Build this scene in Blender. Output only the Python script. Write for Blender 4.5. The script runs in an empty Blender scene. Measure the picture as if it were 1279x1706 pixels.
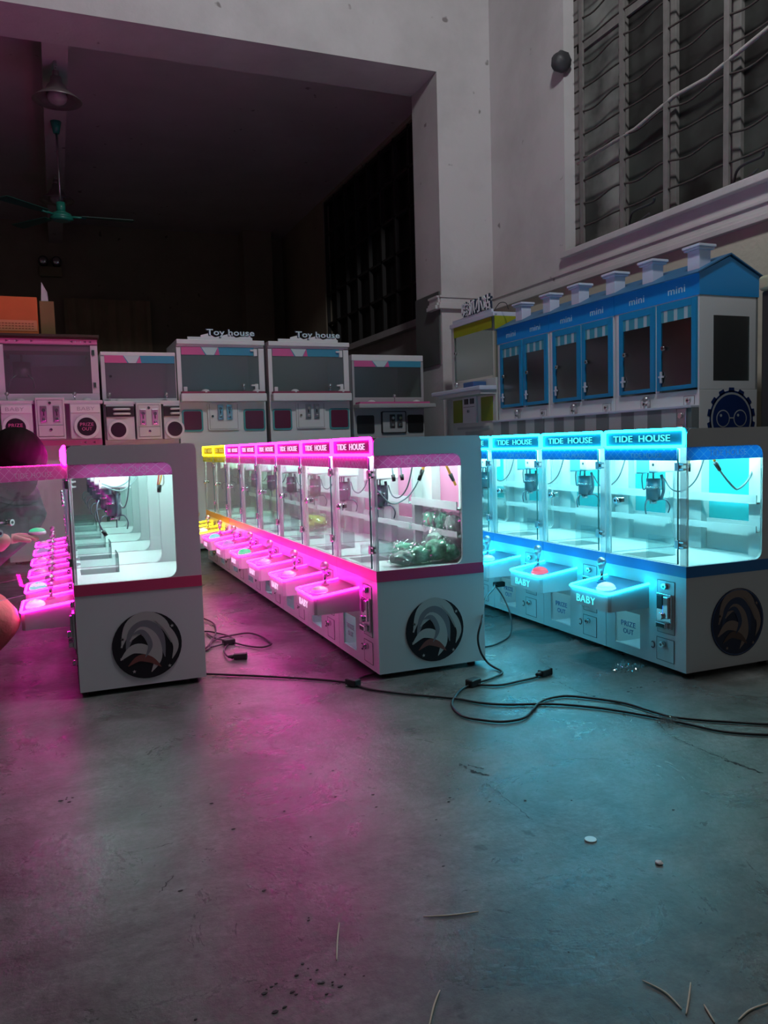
import bpy, bmesh, math, random
from mathutils import Vector, Matrix, noise
R = math.radians
random.seed(7)
scene = bpy.context.scene
COL = scene.collection

# ---------------------------------------------------------------- camera
YAW, PITCH, ROLL, HC, FPX = .3829, -.082, -.0287, .861, 1341.96
cy_, sy_, cp_, sp_ = math.cos(YAW), math.sin(YAW), math.cos(PITCH), math.sin(PITCH)
fw = Vector((sy_*cp_, cy_*cp_, sp_)); r0 = Vector((cy_, -sy_, 0)); u0 = r0.cross(fw)
cr, sr = math.cos(ROLL), math.sin(ROLL)
rt = r0*cr + u0*sr; up = u0*cr - r0*sr
cam_d = bpy.data.cameras.new('camera'); cam = bpy.data.objects.new('camera', cam_d); COL.objects.link(cam)
M = Matrix((rt, up, -fw)).transposed().to_4x4(); M.translation = (0, 0, HC); cam.matrix_world = M
cam_d.sensor_fit = 'VERTICAL'; cam_d.sensor_height = 36; cam_d.lens = FPX/1706*36; cam_d.clip_start = .02
scene.camera = cam

# ---------------------------------------------------------------- world, lamp, exposure
w = bpy.data.worlds.new('world'); scene.world = w; w.use_nodes = True
w.node_tree.nodes['Background'].inputs[0].default_value = (.62, .66, .74, 1)
w.node_tree.nodes['Background'].inputs[1].default_value = .040
def point_light(name, loc, power, col, rad):
    d = bpy.data.lights.new(name, 'POINT'); d.energy = power; d.color = col; d.shadow_soft_size = rad
    o = bpy.data.objects.new(name, d); o.location = loc; COL.objects.link(o); return o
point_light('workshop_lamp', (1.85, 2.4, 5.4), 285, (.97, .98, 1), .22)
scene.view_settings.view_transform = 'Standard'; scene.view_settings.look = 'None'
scene.view_settings.exposure = 0; scene.view_settings.gamma = 1; scene.view_settings.use_curve_mapping = False
cyc = scene.cycles
cyc.max_bounces = 12; cyc.diffuse_bounces = 5; cyc.glossy_bounces = 4; cyc.transmission_bounces = 8
cyc.transparent_max_bounces = 48; cyc.sample_clamp_indirect = 4; cyc.use_denoising = True
cyc.caustics_reflective = False; cyc.caustics_refractive = False

# ---------------------------------------------------------------- materials
MATS = {}
def mat(name, col, rough=.5, metal=0, spec=.5, emit=0, ecol=None, coat=0, noise_amt=0, nscale=8, bump=0, bscale=60):
    if name in MATS: return MATS[name]
    m = bpy.data.materials.new(name); m.use_nodes = True; nt = m.node_tree; b = nt.nodes['Principled BSDF']
    b.inputs['Base Color'].default_value = (*col, 1); b.inputs['Roughness'].default_value = rough
    b.inputs['Metallic'].default_value = metal; b.inputs['Specular IOR Level'].default_value = spec
    b.inputs['Coat Weight'].default_value = coat
    if emit:
        b.inputs['Emission Color'].default_value = (*(ecol or col), 1); b.inputs['Emission Strength'].default_value = emit
    tc = nt.nodes.new('ShaderNodeTexCoord')
    if noise_amt:
        n = nt.nodes.new('ShaderNodeTexNoise'); n.inputs['Scale'].default_value = nscale; n.inputs['Detail'].default_value = 6
        nt.links.new(tc.outputs['Object'], n.inputs['Vector'])
        mx = nt.nodes.new('ShaderNodeMix'); mx.data_type = 'RGBA'
        mx.inputs[6].default_value = (*[c*(1-noise_amt) for c in col], 1); mx.inputs[7].default_value = (*[min(1, c*(1+noise_amt)) for c in col], 1)
        nt.links.new(n.outputs['Fac'], mx.inputs[0]); nt.links.new(mx.outputs[2], b.inputs['Base Color'])
    if bump:
        n2 = nt.nodes.new('ShaderNodeTexNoise'); n2.inputs['Scale'].default_value = bscale; n2.inputs['Detail'].default_value = 4
        nt.links.new(tc.outputs['Object'], n2.inputs['Vector'])
        bp = nt.nodes.new('ShaderNodeBump'); bp.inputs['Strength'].default_value = bump; bp.inputs['Distance'].default_value = .01
        nt.links.new(n2.outputs['Fac'], bp.inputs['Height']); nt.links.new(bp.outputs[0], b.inputs['Normal'])
    MATS[name] = m; return m
def glass(name, tint=(.93, .97, .96), refl=1.0, rough=.02, base=.04):
    if name in MATS: return MATS[name]
    m = bpy.data.materials.new(name); m.use_nodes = True; nt = m.node_tree; nt.nodes.clear()
    out = nt.nodes.new('ShaderNodeOutputMaterial'); mx = nt.nodes.new('ShaderNodeMixShader')
    t = nt.nodes.new('ShaderNodeBsdfTransparent'); t.inputs[0].default_value = (*tint, 1)
    g = nt.nodes.new('ShaderNodeBsdfGlossy'); g.inputs['Roughness'].default_value = rough
    lw = nt.nodes.new('ShaderNodeLayerWeight'); lw.inputs[0].default_value = .5
    pw = nt.nodes.new('ShaderNodeMath'); pw.operation = 'POWER'; pw.inputs[1].default_value = 5
    nt.links.new(lw.outputs['Facing'], pw.inputs[0])
    mp = nt.nodes.new('ShaderNodeMapRange'); mp.inputs[3].default_value = base; mp.inputs[4].default_value = min(1, .9*refl)
    nt.links.new(pw.outputs[0], mp.inputs[0]); nt.links.new(mp.outputs[0], mx.inputs[0])
    nt.links.new(t.outputs[0], mx.inputs[1]); nt.links.new(g.outputs[0], mx.inputs[2]); nt.links.new(mx.outputs[0], out.inputs[0])
    MATS[name] = m; return m
def translucent(name, col, lattice=None):
    if name in MATS: return MATS[name]
    m = bpy.data.materials.new(name); m.use_nodes = True; nt = m.node_tree; nt.nodes.clear()
    out = nt.nodes.new('ShaderNodeOutputMaterial'); mx = nt.nodes.new('ShaderNodeMixShader'); mx.inputs[0].default_value = .6
    d = nt.nodes.new('ShaderNodeBsdfPrincipled'); d.inputs['Roughness'].default_value = .25
    t = nt.nodes.new('ShaderNodeBsdfTranslucent')
    colsock = None
    if lattice:
        tc = nt.nodes.new('ShaderNodeTexCoord'); sx = nt.nodes.new('ShaderNodeSeparateXYZ')
        nt.links.new(tc.outputs['Object'], sx.inputs[0])
        add = nt.nodes.new('ShaderNodeMath'); nt.links.new(sx.outputs[0], add.inputs[0]); nt.links.new(sx.outputs[1], add.inputs[1])
        vals = []
        for sgn in (1, -1):
            a = nt.nodes.new('ShaderNodeMath'); a.operation = 'MULTIPLY_ADD'; a.inputs[1].default_value = 1.0*sgn*.8
            nt.links.new(add.outputs[0], a.inputs[0]); nt.links.new(sx.outputs[2], a.inputs[2])
            p = nt.nodes.new('ShaderNodeMath'); p.operation = 'PINGPONG'; p.inputs[1].default_value = .016
            nt.links.new(a.outputs[0], p.inputs[0])
            l = nt.nodes.new('ShaderNodeMath'); l.operation = 'LESS_THAN'; l.inputs[1].default_value = .0011
            nt.links.new(p.outputs[0], l.inputs[0]); vals.append(l)
        mxx = nt.nodes.new('ShaderNodeMath'); mxx.operation = 'MAXIMUM'
        nt.links.new(vals[0].outputs[0], mxx.inputs[0]); nt.links.new(vals[1].outputs[0], mxx.inputs[1])
        c = nt.nodes.new('ShaderNodeMix'); c.data_type = 'RGBA'; c.inputs[6].default_value = (*col, 1); c.inputs[7].default_value = (*lattice, 1)
        nt.links.new(mxx.outputs[0], c.inputs[0]); colsock = c.outputs[2]
        nt.links.new(colsock, d.inputs['Base Color']); nt.links.new(colsock, t.inputs[0])
    else:
        d.inputs['Base Color'].default_value = (*col, 1); t.inputs[0].default_value = (*col, 1)
    nt.links.new(d.outputs[0], mx.inputs[1]); nt.links.new(t.outputs[0], mx.inputs[2]); nt.links.new(mx.outputs[0], out.inputs[0])
    MATS[name] = m; return m
def frosted(name, col, alpha):
    if name in MATS: return MATS[name]
    m = bpy.data.materials.new(name); m.use_nodes = True; nt = m.node_tree; b = nt.nodes['Principled BSDF']
    b.inputs['Base Color'].default_value = (*col, 1); b.inputs['Roughness'].default_value = .15; b.inputs['Alpha'].default_value = alpha
    MATS[name] = m; return m
def emis(name, col, s): return mat(name, (.02, .02, .02), .5, emit=s, ecol=col)

def wall_mat(name, col, dirt=(.25, .22, .2), amt=.5):
    m = bpy.data.materials.new(name); m.use_nodes = True; nt = m.node_tree; b = nt.nodes['Principled BSDF']
    b.inputs['Roughness'].default_value = .75; b.inputs['Specular IOR Level'].default_value = .25
    tc = nt.nodes.new('ShaderNodeTexCoord')
    n = nt.nodes.new('ShaderNodeTexNoise'); n.inputs['Scale'].default_value = .9; n.inputs['Detail'].default_value = 9; n.inputs['Roughness'].default_value = .62
    nt.links.new(tc.outputs['Object'], n.inputs['Vector'])
    r = nt.nodes.new('ShaderNodeValToRGB'); r.color_ramp.elements[0].position = .36; r.color_ramp.elements[1].position = .62
    r.color_ramp.elements[0].color = (*[c*(1-amt*.45)+d*amt*.1 for c, d in zip(col, dirt)], 1); r.color_ramp.elements[1].color = (*col, 1)
    nt.links.new(n.outputs['Fac'], r.inputs[0])
    n2 = nt.nodes.new('ShaderNodeTexNoise'); n2.inputs['Scale'].default_value = 7; n2.inputs['Detail'].default_value = 2
    nt.links.new(tc.outputs['Object'], n2.inputs['Vector'])
    r2 = nt.nodes.new('ShaderNodeValToRGB'); r2.color_ramp.elements[0].position = .24; r2.color_ramp.elements[1].position = .28
    r2.color_ramp.elements[0].color = (*dirt, 1); r2.color_ramp.elements[1].color = (1, 1, 1, 1)
    nt.links.new(n2.outputs['Fac'], r2.inputs[0])
    mx = nt.nodes.new('ShaderNodeMix'); mx.data_type = 'RGBA'; mx.blend_type = 'MULTIPLY'; mx.inputs[0].default_value = .7
    nt.links.new(r.outputs[0], mx.inputs[6]); nt.links.new(r2.outputs[0], mx.inputs[7]); nt.links.new(mx.outputs[2], b.inputs['Base Color'])
    n3 = nt.nodes.new('ShaderNodeTexNoise'); n3.inputs['Scale'].default_value = 25; n3.inputs['Detail'].default_value = 5
    nt.links.new(tc.outputs['Object'], n3.inputs['Vector'])
    bp = nt.nodes.new('ShaderNodeBump'); bp.inputs['Strength'].default_value = .15; bp.inputs['Distance'].default_value = .02
    nt.links.new(n3.outputs['Fac'], bp.inputs['Height']); nt.links.new(bp.outputs[0], b.inputs['Normal'])
    MATS[name] = m; return m
def floor_mat():
    m = bpy.data.materials.new('concrete'); m.use_nodes = True; nt = m.node_tree; b = nt.nodes['Principled BSDF']; L = nt.links
    tc = nt.nodes.new('ShaderNodeTexCoord')
    def N(scale, det=8, rough=.6, dist=0, vec=None):
        n = nt.nodes.new('ShaderNodeTexNoise'); n.inputs['Scale'].default_value = scale; n.inputs['Detail'].default_value = det
        n.inputs['Roughness'].default_value = rough; n.inputs['Distortion'].default_value = dist
        L.new(vec or tc.outputs['Object'], n.inputs['Vector']); return n.outputs['Fac']
    def ramp(s, p0, c0, p1, c1):
        r = nt.nodes.new('ShaderNodeValToRGB'); r.color_ramp.elements[0].position = p0; r.color_ramp.elements[1].position = p1
        r.color_ramp.elements[0].color = (*c0, 1); r.color_ramp.elements[1].color = (*c1, 1); L.new(s, r.inputs[0]); return r.outputs[0]
    def mul(a, c, f=1, bt='MULTIPLY'):
        x = nt.nodes.new('ShaderNodeMix'); x.data_type = 'RGBA'; x.blend_type = bt; x.inputs[0].default_value = f
        L.new(a, x.inputs[6]); L.new(c, x.inputs[7]); return x.outputs[2]
    base = ramp(N(1.6, 12, .72, .5), .36, (.072, .080, .074), .64, (.185, .195, .188))
    blot = ramp(N(4.5, 10, .75, .8), .38, (.62, .61, .58), .55, (1.05, 1.05, 1.05))
    fine = ramp(N(60, 8, .75), .35, (.66, .66, .66), .62, (1.08, 1.08, 1.08))
    spots = ramp(N(16, 3, .5), .27, (.18, .17, .16), .31, (1, 1, 1))
    specks = ramp(N(70, 2, .5), .235, (.15, .15, .14), .26, (1, 1, 1))
    mp = nt.nodes.new('ShaderNodeMapping'); mp.inputs['Scale'].default_value = (1, 9, 1); mp.inputs['Rotation'].default_value = (0, 0, .5)
    L.new(tc.outputs['Object'], mp.inputs[0])
    scr = ramp(N(2.2, 6, .7, .3, mp.outputs[0]), .40, (.84, .84, .84), .6, (1.0, 1.0, 1.0))
    c = mul(mul(mul(mul(mul(base, blot), fine), spots, .7), specks, .8), scr)
    L.new(c, b.inputs['Base Color'])
    rr = ramp(N(3.2, 12, .75, .9), .36, (.22, .22, .22), .64, (.44, .44, .44))
    L.new(rr, b.inputs['Roughness']); b.inputs['Specular IOR Level'].default_value = .5
    bp = nt.nodes.new('ShaderNodeBump'); bp.inputs['Strength'].default_value = .45; bp.inputs['Distance'].default_value = .004
    L.new(N(38, 8, .7), bp.inputs['Height']); L.new(bp.outputs[0], b.inputs['Normal'])
    MATS['concrete'] = m; return m

WHITE = mat('white_paint', (.74, .76, .77), .38, noise_amt=.03, nscale=4)
INNER = mat('inner_white', (.88, .90, .90), .45)
METAL = mat('chrome', (.75, .75, .77), .16, 1)
STEEL = mat('steel', (.5, .5, .52), .3, 1)
BLACK = mat('black_plastic', (.012, .012, .014), .4)
RUBBER = mat('black_rubber', (.015, .015, .017), .55)
DARKG = mat('dark_grey', (.05, .05, .055), .5)
GAP = mat('seam_dark', (.03, .03, .035), .7)
GLASS = glass('clear_glass')
ACRY = glass('acrylic', (.88, .93, .93), 1.3, .05, .1)
CRYS = glass('crystal', (.80, .80, .84), 1.1, .35, .5)
WRAP = glass('plastic_wrap', (.97, .99, .98), 1.2, .12, .16)

# ---------------------------------------------------------------- mesh helpers
class MB:
    def __init__(s): s.bm = bmesh.new(); s.mats = []
    def mi(s, m):
        if m not in s.mats: s.mats.append(m)
        return s.mats.index(m)
    def _fin(s, before, m, smooth=False):
        i = s.mi(m)
        for f in s.bm.faces:
            if f.index == -1 or f not in before:
                f.material_index = i; f.smooth = smooth
    def box(s, x0, x1, y0, y1, z0, z1, m=None, bev=0, seg=2, mtx=None):
        t = bmesh.new(); bmesh.ops.create_cube(t, size=1)
        for v in t.verts: v.co = Vector(((x0+x1)/2+v.co.x*abs(x1-x0), (y0+y1)/2+v.co.y*abs(y1-y0), (z0+z1)/2+v.co.z*abs(z1-z0)))
        if bev: bmesh.ops.bevel(t, geom=list(t.edges), offset=bev, segments=seg, profile=.6, affect='EDGES')
        s.merge(t, m, mtx, smooth=False); return s
    def merge(s, t, m, mtx=None, smooth=False):
        if mtx: bmesh.ops.transform(t, matrix=mtx, verts=t.verts)
        i = s.mi(m) if m else 0; vs = [s.bm.verts.new(v.co) for v in t.verts]; t.verts.index_update()
        for f in t.faces:
            try: nf = s.bm.faces.new([vs[v.index] for v in f.verts])
            except ValueError: continue
            nf.material_index = i; nf.smooth = smooth or f.smooth
        t.free()
    def cyl(s, p0, p1, r, m=None, r2=None, n=16, smooth=True):
        p0, p1 = Vector(p0), Vector(p1); d = p1-p0; t = bmesh.new()
        bmesh.ops.create_cone(t, cap_ends=True, segments=n, radius1=r, radius2=r if r2 is None else r2, depth=d.length)
        q = d.to_track_quat('Z', 'Y').to_matrix().to_4x4(); q.translation = (p0+p1)/2
        for f in t.faces: f.smooth = smooth and len(f.verts) == 4
        s.merge(t, m, q); return s
    def sph(s, c, r, m=None, sc=(1, 1, 1), n=16):
        t = bmesh.new(); bmesh.ops.create_uvsphere(t, u_segments=n, v_segments=max(6, n//2), radius=r)
        mt = Matrix.Diagonal((*sc, 1)); mt.translation = c; s.merge(t, m, mt, smooth=True); return s
    def tube(s, pts, r, m=None, n=8, closed=False, radii=None):
        pts = [Vector(p) for p in pts]; N = len(pts); i = s.mi(m) if m else 0; rings = []
        nrm = None
        for k, p in enumerate(pts):
            a = pts[(k-1) % N] if (closed or k > 0) else p; b = pts[(k+1) % N] if (closed or k < N-1) else p
            d = (b-a).normalized() if (b-a).length > 1e-9 else Vector((0, 0, 1))
            if nrm is None:
                nrm = d.orthogonal().normalized()
            nrm = (nrm-d*nrm.dot(d))
            nrm = nrm.normalized() if nrm.length > 1e-6 else d.orthogonal().normalized()
            bn = d.cross(nrm); rr = radii[k] if radii else r
            rings.append([s.bm.verts.new(p+nrm*math.cos(2*math.pi*j/n)*rr+bn*math.sin(2*math.pi*j/n)*rr) for j in range(n)])
        for k in range(N if closed else N-1):
            A, B = rings[k], rings[(k+1) % N]
            for j in range(n):
                f = s.bm.faces.new((A[j], A[(j+1) % n], B[(j+1) % n], B[j])); f.material_index = i; f.smooth = True
        if not closed:
            for rg in (rings[0][::-1], rings[-1]):
                f = s.bm.faces.new(rg); f.material_index = i
        return s
    def prism(s, pts, vec, m=None, smooth=False):
        """extrude polygon pts (3d) by vec"""
        i = s.mi(m) if m else 0; vec = Vector(vec)
        a = [s.bm.verts.new(p) for p in pts]; b = [s.bm.verts.new(Vector(p)+vec) for p in pts]
        n = len(pts)
        fs = [s.bm.faces.new(a[::-1]), s.bm.faces.new(b)]+[s.bm.faces.new((a[k], a[(k+1) % n], b[(k+1) % n], b[k])) for k in range(n)]
        for f in fs: f.material_index = i
        return s
    def mesh(s, name, me=None):
        bmesh.ops.recalc_face_normals(s.bm, faces=s.bm.faces)
        me = bpy.data.meshes.new(name); s.bm.to_mesh(me); s.bm.free()
        for m in s.mats: me.materials.append(m)
        return me
    def obj(s, name, parent=None, **props):
        o = bpy.data.objects.new(name, s.mesh(name)); COL.objects.link(o)
        if parent: o.parent = parent
        for k, v in props.items(): o[k] = v
        return o
def rrect(w0, w1, h0, h1, r, n=5, corners=(1, 1, 1, 1)):
    """rounded rect 2d, ccw from bottom-left; corners bl, br, tr, tl"""
    out = []
    for k, (cx, cy, a0) in enumerate([(w0+r, h0+r, 180), (w1-r, h0+r, 270), (w1-r, h1-r, 0), (w0+r, h1-r, 90)]):
        if corners[k]:
            for j in range(n+1):
                a = R(a0+90*j/n); out.append((cx+r*math.cos(a), cy+r*math.sin(a)))
        else: out.append([(w0, h0), (w1, h0), (w1, h1), (w0, h1)][k])
    return out
def smooth_path(pts, n=8, closed=False):
    pts = [Vector(p) for p in pts]; out = []; N = len(pts)
    for k in range(N if closed else N-1):
        p0 = pts[k-1] if (k > 0 or closed) else pts[0]; p1 = pts[k]; p2 = pts[(k+1) % N]; p3 = pts[(k+2) % N] if (k+2 < N or closed) else pts[-1]
        for j in range(n):
            t = j/n; out.append(.5*((2*p1)+(p2-p0)*t+(2*p0-5*p1+4*p2-p3)*t*t+(3*p1-p0-3*p2+p3)*t**3))
    if not closed: out.append(pts[-1])
    return out
def text_bm(mb, s, origin, height, face, m, width=None, depth=.0015, bold=0, shear=0):
    """lettering centred at origin. face '-x' or '-y': direction the letters look at."""
    cu = bpy.data.curves.new('lettering', 'FONT'); cu.body = s; cu.size = 1; cu.extrude = .5; cu.offset = bold
    cu.resolution_u = 3; cu.space_character = 1.05; cu.shear = shear
    o = bpy.data.objects.new('lettering', cu); COL.objects.link(o)
    bpy.context.view_layer.update()
    me = bpy.data.meshes.new_from_object(o.evaluated_get(bpy.context.evaluated_depsgraph_get()))
    bpy.data.objects.remove(o); bpy.data.curves.remove(cu)
    if not me.vertices: return
    xs = [v.co.x for v in me.vertices]; ys = [v.co.y for v in me.vertices]
    sy = height/max(1e-6, max(ys)-min(ys)); sx = width/(max(xs)-min(xs)) if width else sy
    cx, cy = (max(xs)+min(xs))/2, (max(ys)+min(ys))/2
    if face == '-x': A = (Vector((0, -1, 0)), Vector((0, 0, 1)), Vector((-1, 0, 0)))
    else: A = (Vector((1, 0, 0)), Vector((0, 0, 1)), Vector((0, -1, 0)))
    O = Vector(origin); t = bmesh.new(); t.from_mesh(me); bpy.data.meshes.remove(me)
    for v in t.verts:
        c = v.co.copy(); v.co = O+A[0]*((c.x-cx)*sx)+A[1]*((c.y-cy)*sy)+A[2]*(c.z*depth)
    mb.merge(t, m)
def empty(name, loc, label=None, cat=None, group=None, rotz=0):
    o = bpy.data.objects.new(name, None); o.empty_display_size = .05; o.location = loc; o.rotation_euler.z = rotz; COL.objects.link(o)
    if label: o['label'] = label
    if cat: o['category'] = cat
    if group: o['group'] = group
    return o
def tag(o, label, cat, group=None):
    o['label'] = label; o['category'] = cat
    if group: o['group'] = group
    return o
def copy_tree(o, parent=None):
    c = o.copy(); COL.objects.link(c)
    if parent: c.parent = parent
    for ch in o.children: copy_tree(ch, c)
    return c
def struct(o): o['kind'] = 'structure'; return o

# ================================================================ SETTING
WALLW = wall_mat('wall_white', (.64, .62, .62))
WALLC = wall_mat('wall_cream', (.66, .60, .50))
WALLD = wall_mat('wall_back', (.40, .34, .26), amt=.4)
CEIL = wall_mat('ceiling_paint', (.60, .55, .56), amt=.3)
FLOOR = floor_mat()
XW, YP, ZS = 4.0, 6.94, 4.28
struct(MB().box(-4, 5, -2.5, 15, -.1, 0, FLOOR).obj('floor'))
mb = MB()    # right wall with the window opening y 3.0..5.74, z 2.41..5.1
mb.box(XW, XW+.3, -2, YP+.56, 0, 2.2, WALLC); mb.box(XW, XW+.3, -2, YP+.56, 2.2, 2.41, WALLW)
mb.box(XW, XW+.3, 5.745, YP+.56, 2.41, 5.1, WALLW); mb.box(XW, XW+.3, -2, 2.6, 2.41, 5.1, WALLW); mb.box(XW, XW+.3, -2, YP+.56, 5.1, 6.2, WALLW)
struct(mb.obj('wall_right'))
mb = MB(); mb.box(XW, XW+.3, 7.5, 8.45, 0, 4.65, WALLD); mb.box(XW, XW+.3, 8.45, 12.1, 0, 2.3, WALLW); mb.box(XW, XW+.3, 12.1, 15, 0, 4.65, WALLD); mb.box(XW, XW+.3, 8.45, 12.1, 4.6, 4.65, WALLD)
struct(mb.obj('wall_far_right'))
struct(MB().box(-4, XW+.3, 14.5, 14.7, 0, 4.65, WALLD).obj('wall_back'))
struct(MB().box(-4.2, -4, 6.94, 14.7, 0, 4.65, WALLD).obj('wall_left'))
struct(MB().box(-4.2, XW+.3, 7.5, 14.7, 4.65, 4.8, CEIL).obj('ceiling'))
struct(MB().box(-4.2, XW, YP, 7.5, ZS, 6.2, WALLW).obj('trim_1'))            # cross beam
struct(MB().box(.08, .29, 7.5, 14.5, 4.32, 4.65, CEIL).obj('trim_2'))        # ceiling beam running back
mb = MB(); mb.box(3.44, XW, YP, 7.5, 0, ZS, WALLW)
struct(mb.obj('trim_3'))
mb = MB(); mb.box(3.425, 3.44, YP+.03, 7.5, 1.62, 2.3, mat('dado_grey', (.10, .11, .105), .6, noise_amt=.15)); struct(mb.obj('trim_4'))
mb = MB()   # corner column on the far back wall
mb.box(3.2, 3.7, 14.1, 14.5, 0, 4.65, WALLD); struct(mb.obj('trim_5'))
mb = MB()   # cornice moulding round the pillar and along the wall under the sill
for (d, z0, z1) in [(.045, 2.13, 2.165), (.03, 2.165, 2.19), (.015, 2.19, 2.235), (.028, 2.235, 2.255)]:
    mb.box(XW-d, XW, -2, YP, z0, z1, WALLW, .003); mb.box(3.44-d, XW, YP-d, YP, z0, z1, WALLW, .003); mb.box(3.42-d, 3.44, YP, YP+.2, z0, z1, WALLW, .003)
struct(mb.obj('trim_6'))
mb = MB(); mb.box(XW-.05, XW+.28, 2.55, 5.76, 2.36, 2.41, WALLW, .006); struct(mb.obj('trim_7'))

# window in the right wall
FR = mat('weathered_frame', (.20, .19, .18), .7, noise_amt=.35, nscale=12)
BAR = mat('rusty_bar', (.085, .072, .065), .65, .3, noise_amt=.4, nscale=20)
def pane_mat(name, c0, c1):
    m = bpy.data.materials.new(name); m.use_nodes = True; nt = m.node_tree; b = nt.nodes['Principled BSDF']; b.inputs['Roughness'].default_value = .35
    tc = nt.nodes.new('ShaderNodeTexCoord'); n = nt.nodes.new('ShaderNodeTexNoise'); n.inputs['Scale'].default_value = 1.6; n.inputs['Detail'].default_value = 5
    nt.links.new(tc.outputs['Object'], n.inputs['Vector'])
    r = nt.nodes.new('ShaderNodeValToRGB'); r.color_ramp.elements[0].position = .42; r.color_ramp.elements[1].position = .66
    r.color_ramp.elements[0].color = (*c0, 1); r.color_ramp.elements[1].color = (*c1, 1)
    nt.links.new(n.outputs[0], r.inputs[0]); nt.links.new(r.outputs[0], b.inputs['Base Color']); return m
PANE = pane_mat('dark_outside_pane', (.018, .018, .016), (.07, .08, .07)); PANEF = pane_mat('frosted_pane', (.05, .055, .05), (.34, .36, .33))  # opaque panes; the darkness outside is put into the darker one's colour
win = empty('window_1', (XW, 4.3, 2.41)); win['kind'] = 'structure'
def wl(mb, x0, x1, y0, y1, z0, z1, m, bev=0): mb.box(x0-XW, x1-XW, y0-4.3, y1-4.3, z0-2.41, z1-2.41, m, bev)
mb = MB(); wl(mb, 4.10, 4.18, 5.66, 5.745, 2.41, 5.1, FR); wl(mb, 4.10, 4.18, 2.6, 5.745, 2.41, 2.45, FR); wl(mb, 4.10, 4.18, 2.6, 5.745, 4.98, 5.1, FR)
for y in (5.13, 4.60, 4.03, 3.45): wl(mb, 4.09, 4.17, y-.04, y+.04, 2.41, 5.1, FR, .004)
wl(mb, 4.1, 4.16, 2.6, 5.7, 3.98, 4.05, FR); mb.obj('window_frame', win)
mb = MB(); wl(mb, 4.12, 4.13, 5.17, 5.66, 2.45, 4.98, PANEF); wl(mb, 4.12, 4.13, 2.6, 5.09, 2.45, 4.98, PANE); mb.obj('window_glass', win)
mb = MB()
for y in (5.535, 5.04, 4.575, 4.03, 3.45):
    wl(mb, 4.012, 4.03, y-.022, y+.022, 2.41, 5.1, FR)
z = 2.57; k = 0
while z < 5.0:
    pts = []
    amp = .019
    for j in range(59):
        y = 5.625-j*.052; pts.append((4.02-XW, y-4.3, z-2.41+amp*math.sin((y+.1)*2*math.pi/.51)*(1 if k % 2 else .25)))
    mb.tube(pts, .0075, BAR, 6); z += .177 if k % 2 else .177; k += 1
mb.tube([(4.025-XW, 5.6-4.3, 3.08-2.41), (4.025-XW, 4.9-4.3, 3.10-2.41), (4.025-XW, 4.5-4.3, 3.17-2.41), (4.025-XW, 4.2-4.3, 3.165-2.41), (4.025-XW, 3.7-4.3, 3.25-2.41), (4.025-XW, 3.2-4.3, 3.3-2.41)], .014, mat('pale_bar', (.42, .40, .38), .5))
mb.obj('window_grille', win)
mb = MB(); rs = random.Random(5)
t = bmesh.new(); bmesh.ops.create_icosphere(t, subdivisions=3, radius=.085)
for v in t.verts: v.co *= 1+.18*noise.noise(v.co*22); v.co.y *= .8
mb.merge(t, DARKG, Matrix.Translation((XW-.03, 5.73, 3.915)), True)
tag(mb.obj('wire_bundle'), 'dark round bundle stuck to the upper corner of the barred window frame', 'bundle')
for (y, z, ln, lab) in [(4.86, 2.50, .34, 'thin dark metal hook lying on the window sill, lower end of the barred window'), (3.86, 2.50, .25, 'small dark bracket on the window sill near the right edge of the photo')]:
    mb = MB(); mb.tube(smooth_path([(4.06, y+.16, z-.09+.01), (4.03, y+.1, z), (3.99, y, z+.01), (3.97, y-ln*.6, z+.005), (3.955, y-ln*.7, z+.03)], 4), .009, DARKG, 6); mb.tube([(4.04, y+.1, z-.08), (3.97, y-ln*.5, z-.06)], .008, DARKG, 6)
    tag(mb.obj('metal_hook'), lab, 'hook')
# far window, dark
win2 = empty('window_2', (XW, 10.3, 2.3)); win2['kind'] = 'structure'
NIGHT = mat('night_pane', (.006, .006, .007), .4)
mb = MB(); mb.box(.1, .12, -1.85, 1.8, 0, 2.3, NIGHT); mb.obj('window_glass', win2)
mb = MB()
for k in range(9): mb.box(.02, .07, -1.85+k*.456-.02, -1.85+k*.456+.02, 0, 2.3, mat('dark_frame', (.03, .028, .027), .6))
for k in range(6): mb.box(.02, .07, -1.85, 1.8, k*.45-.0, k*.45+.03, MATS['dark_frame'])
mb.obj('window_frame', win2)
struct(MB().box(3.9, 4.1, 8.4, 12.15, 2.22, 2.3, WALLW).obj('trim_8'))

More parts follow.
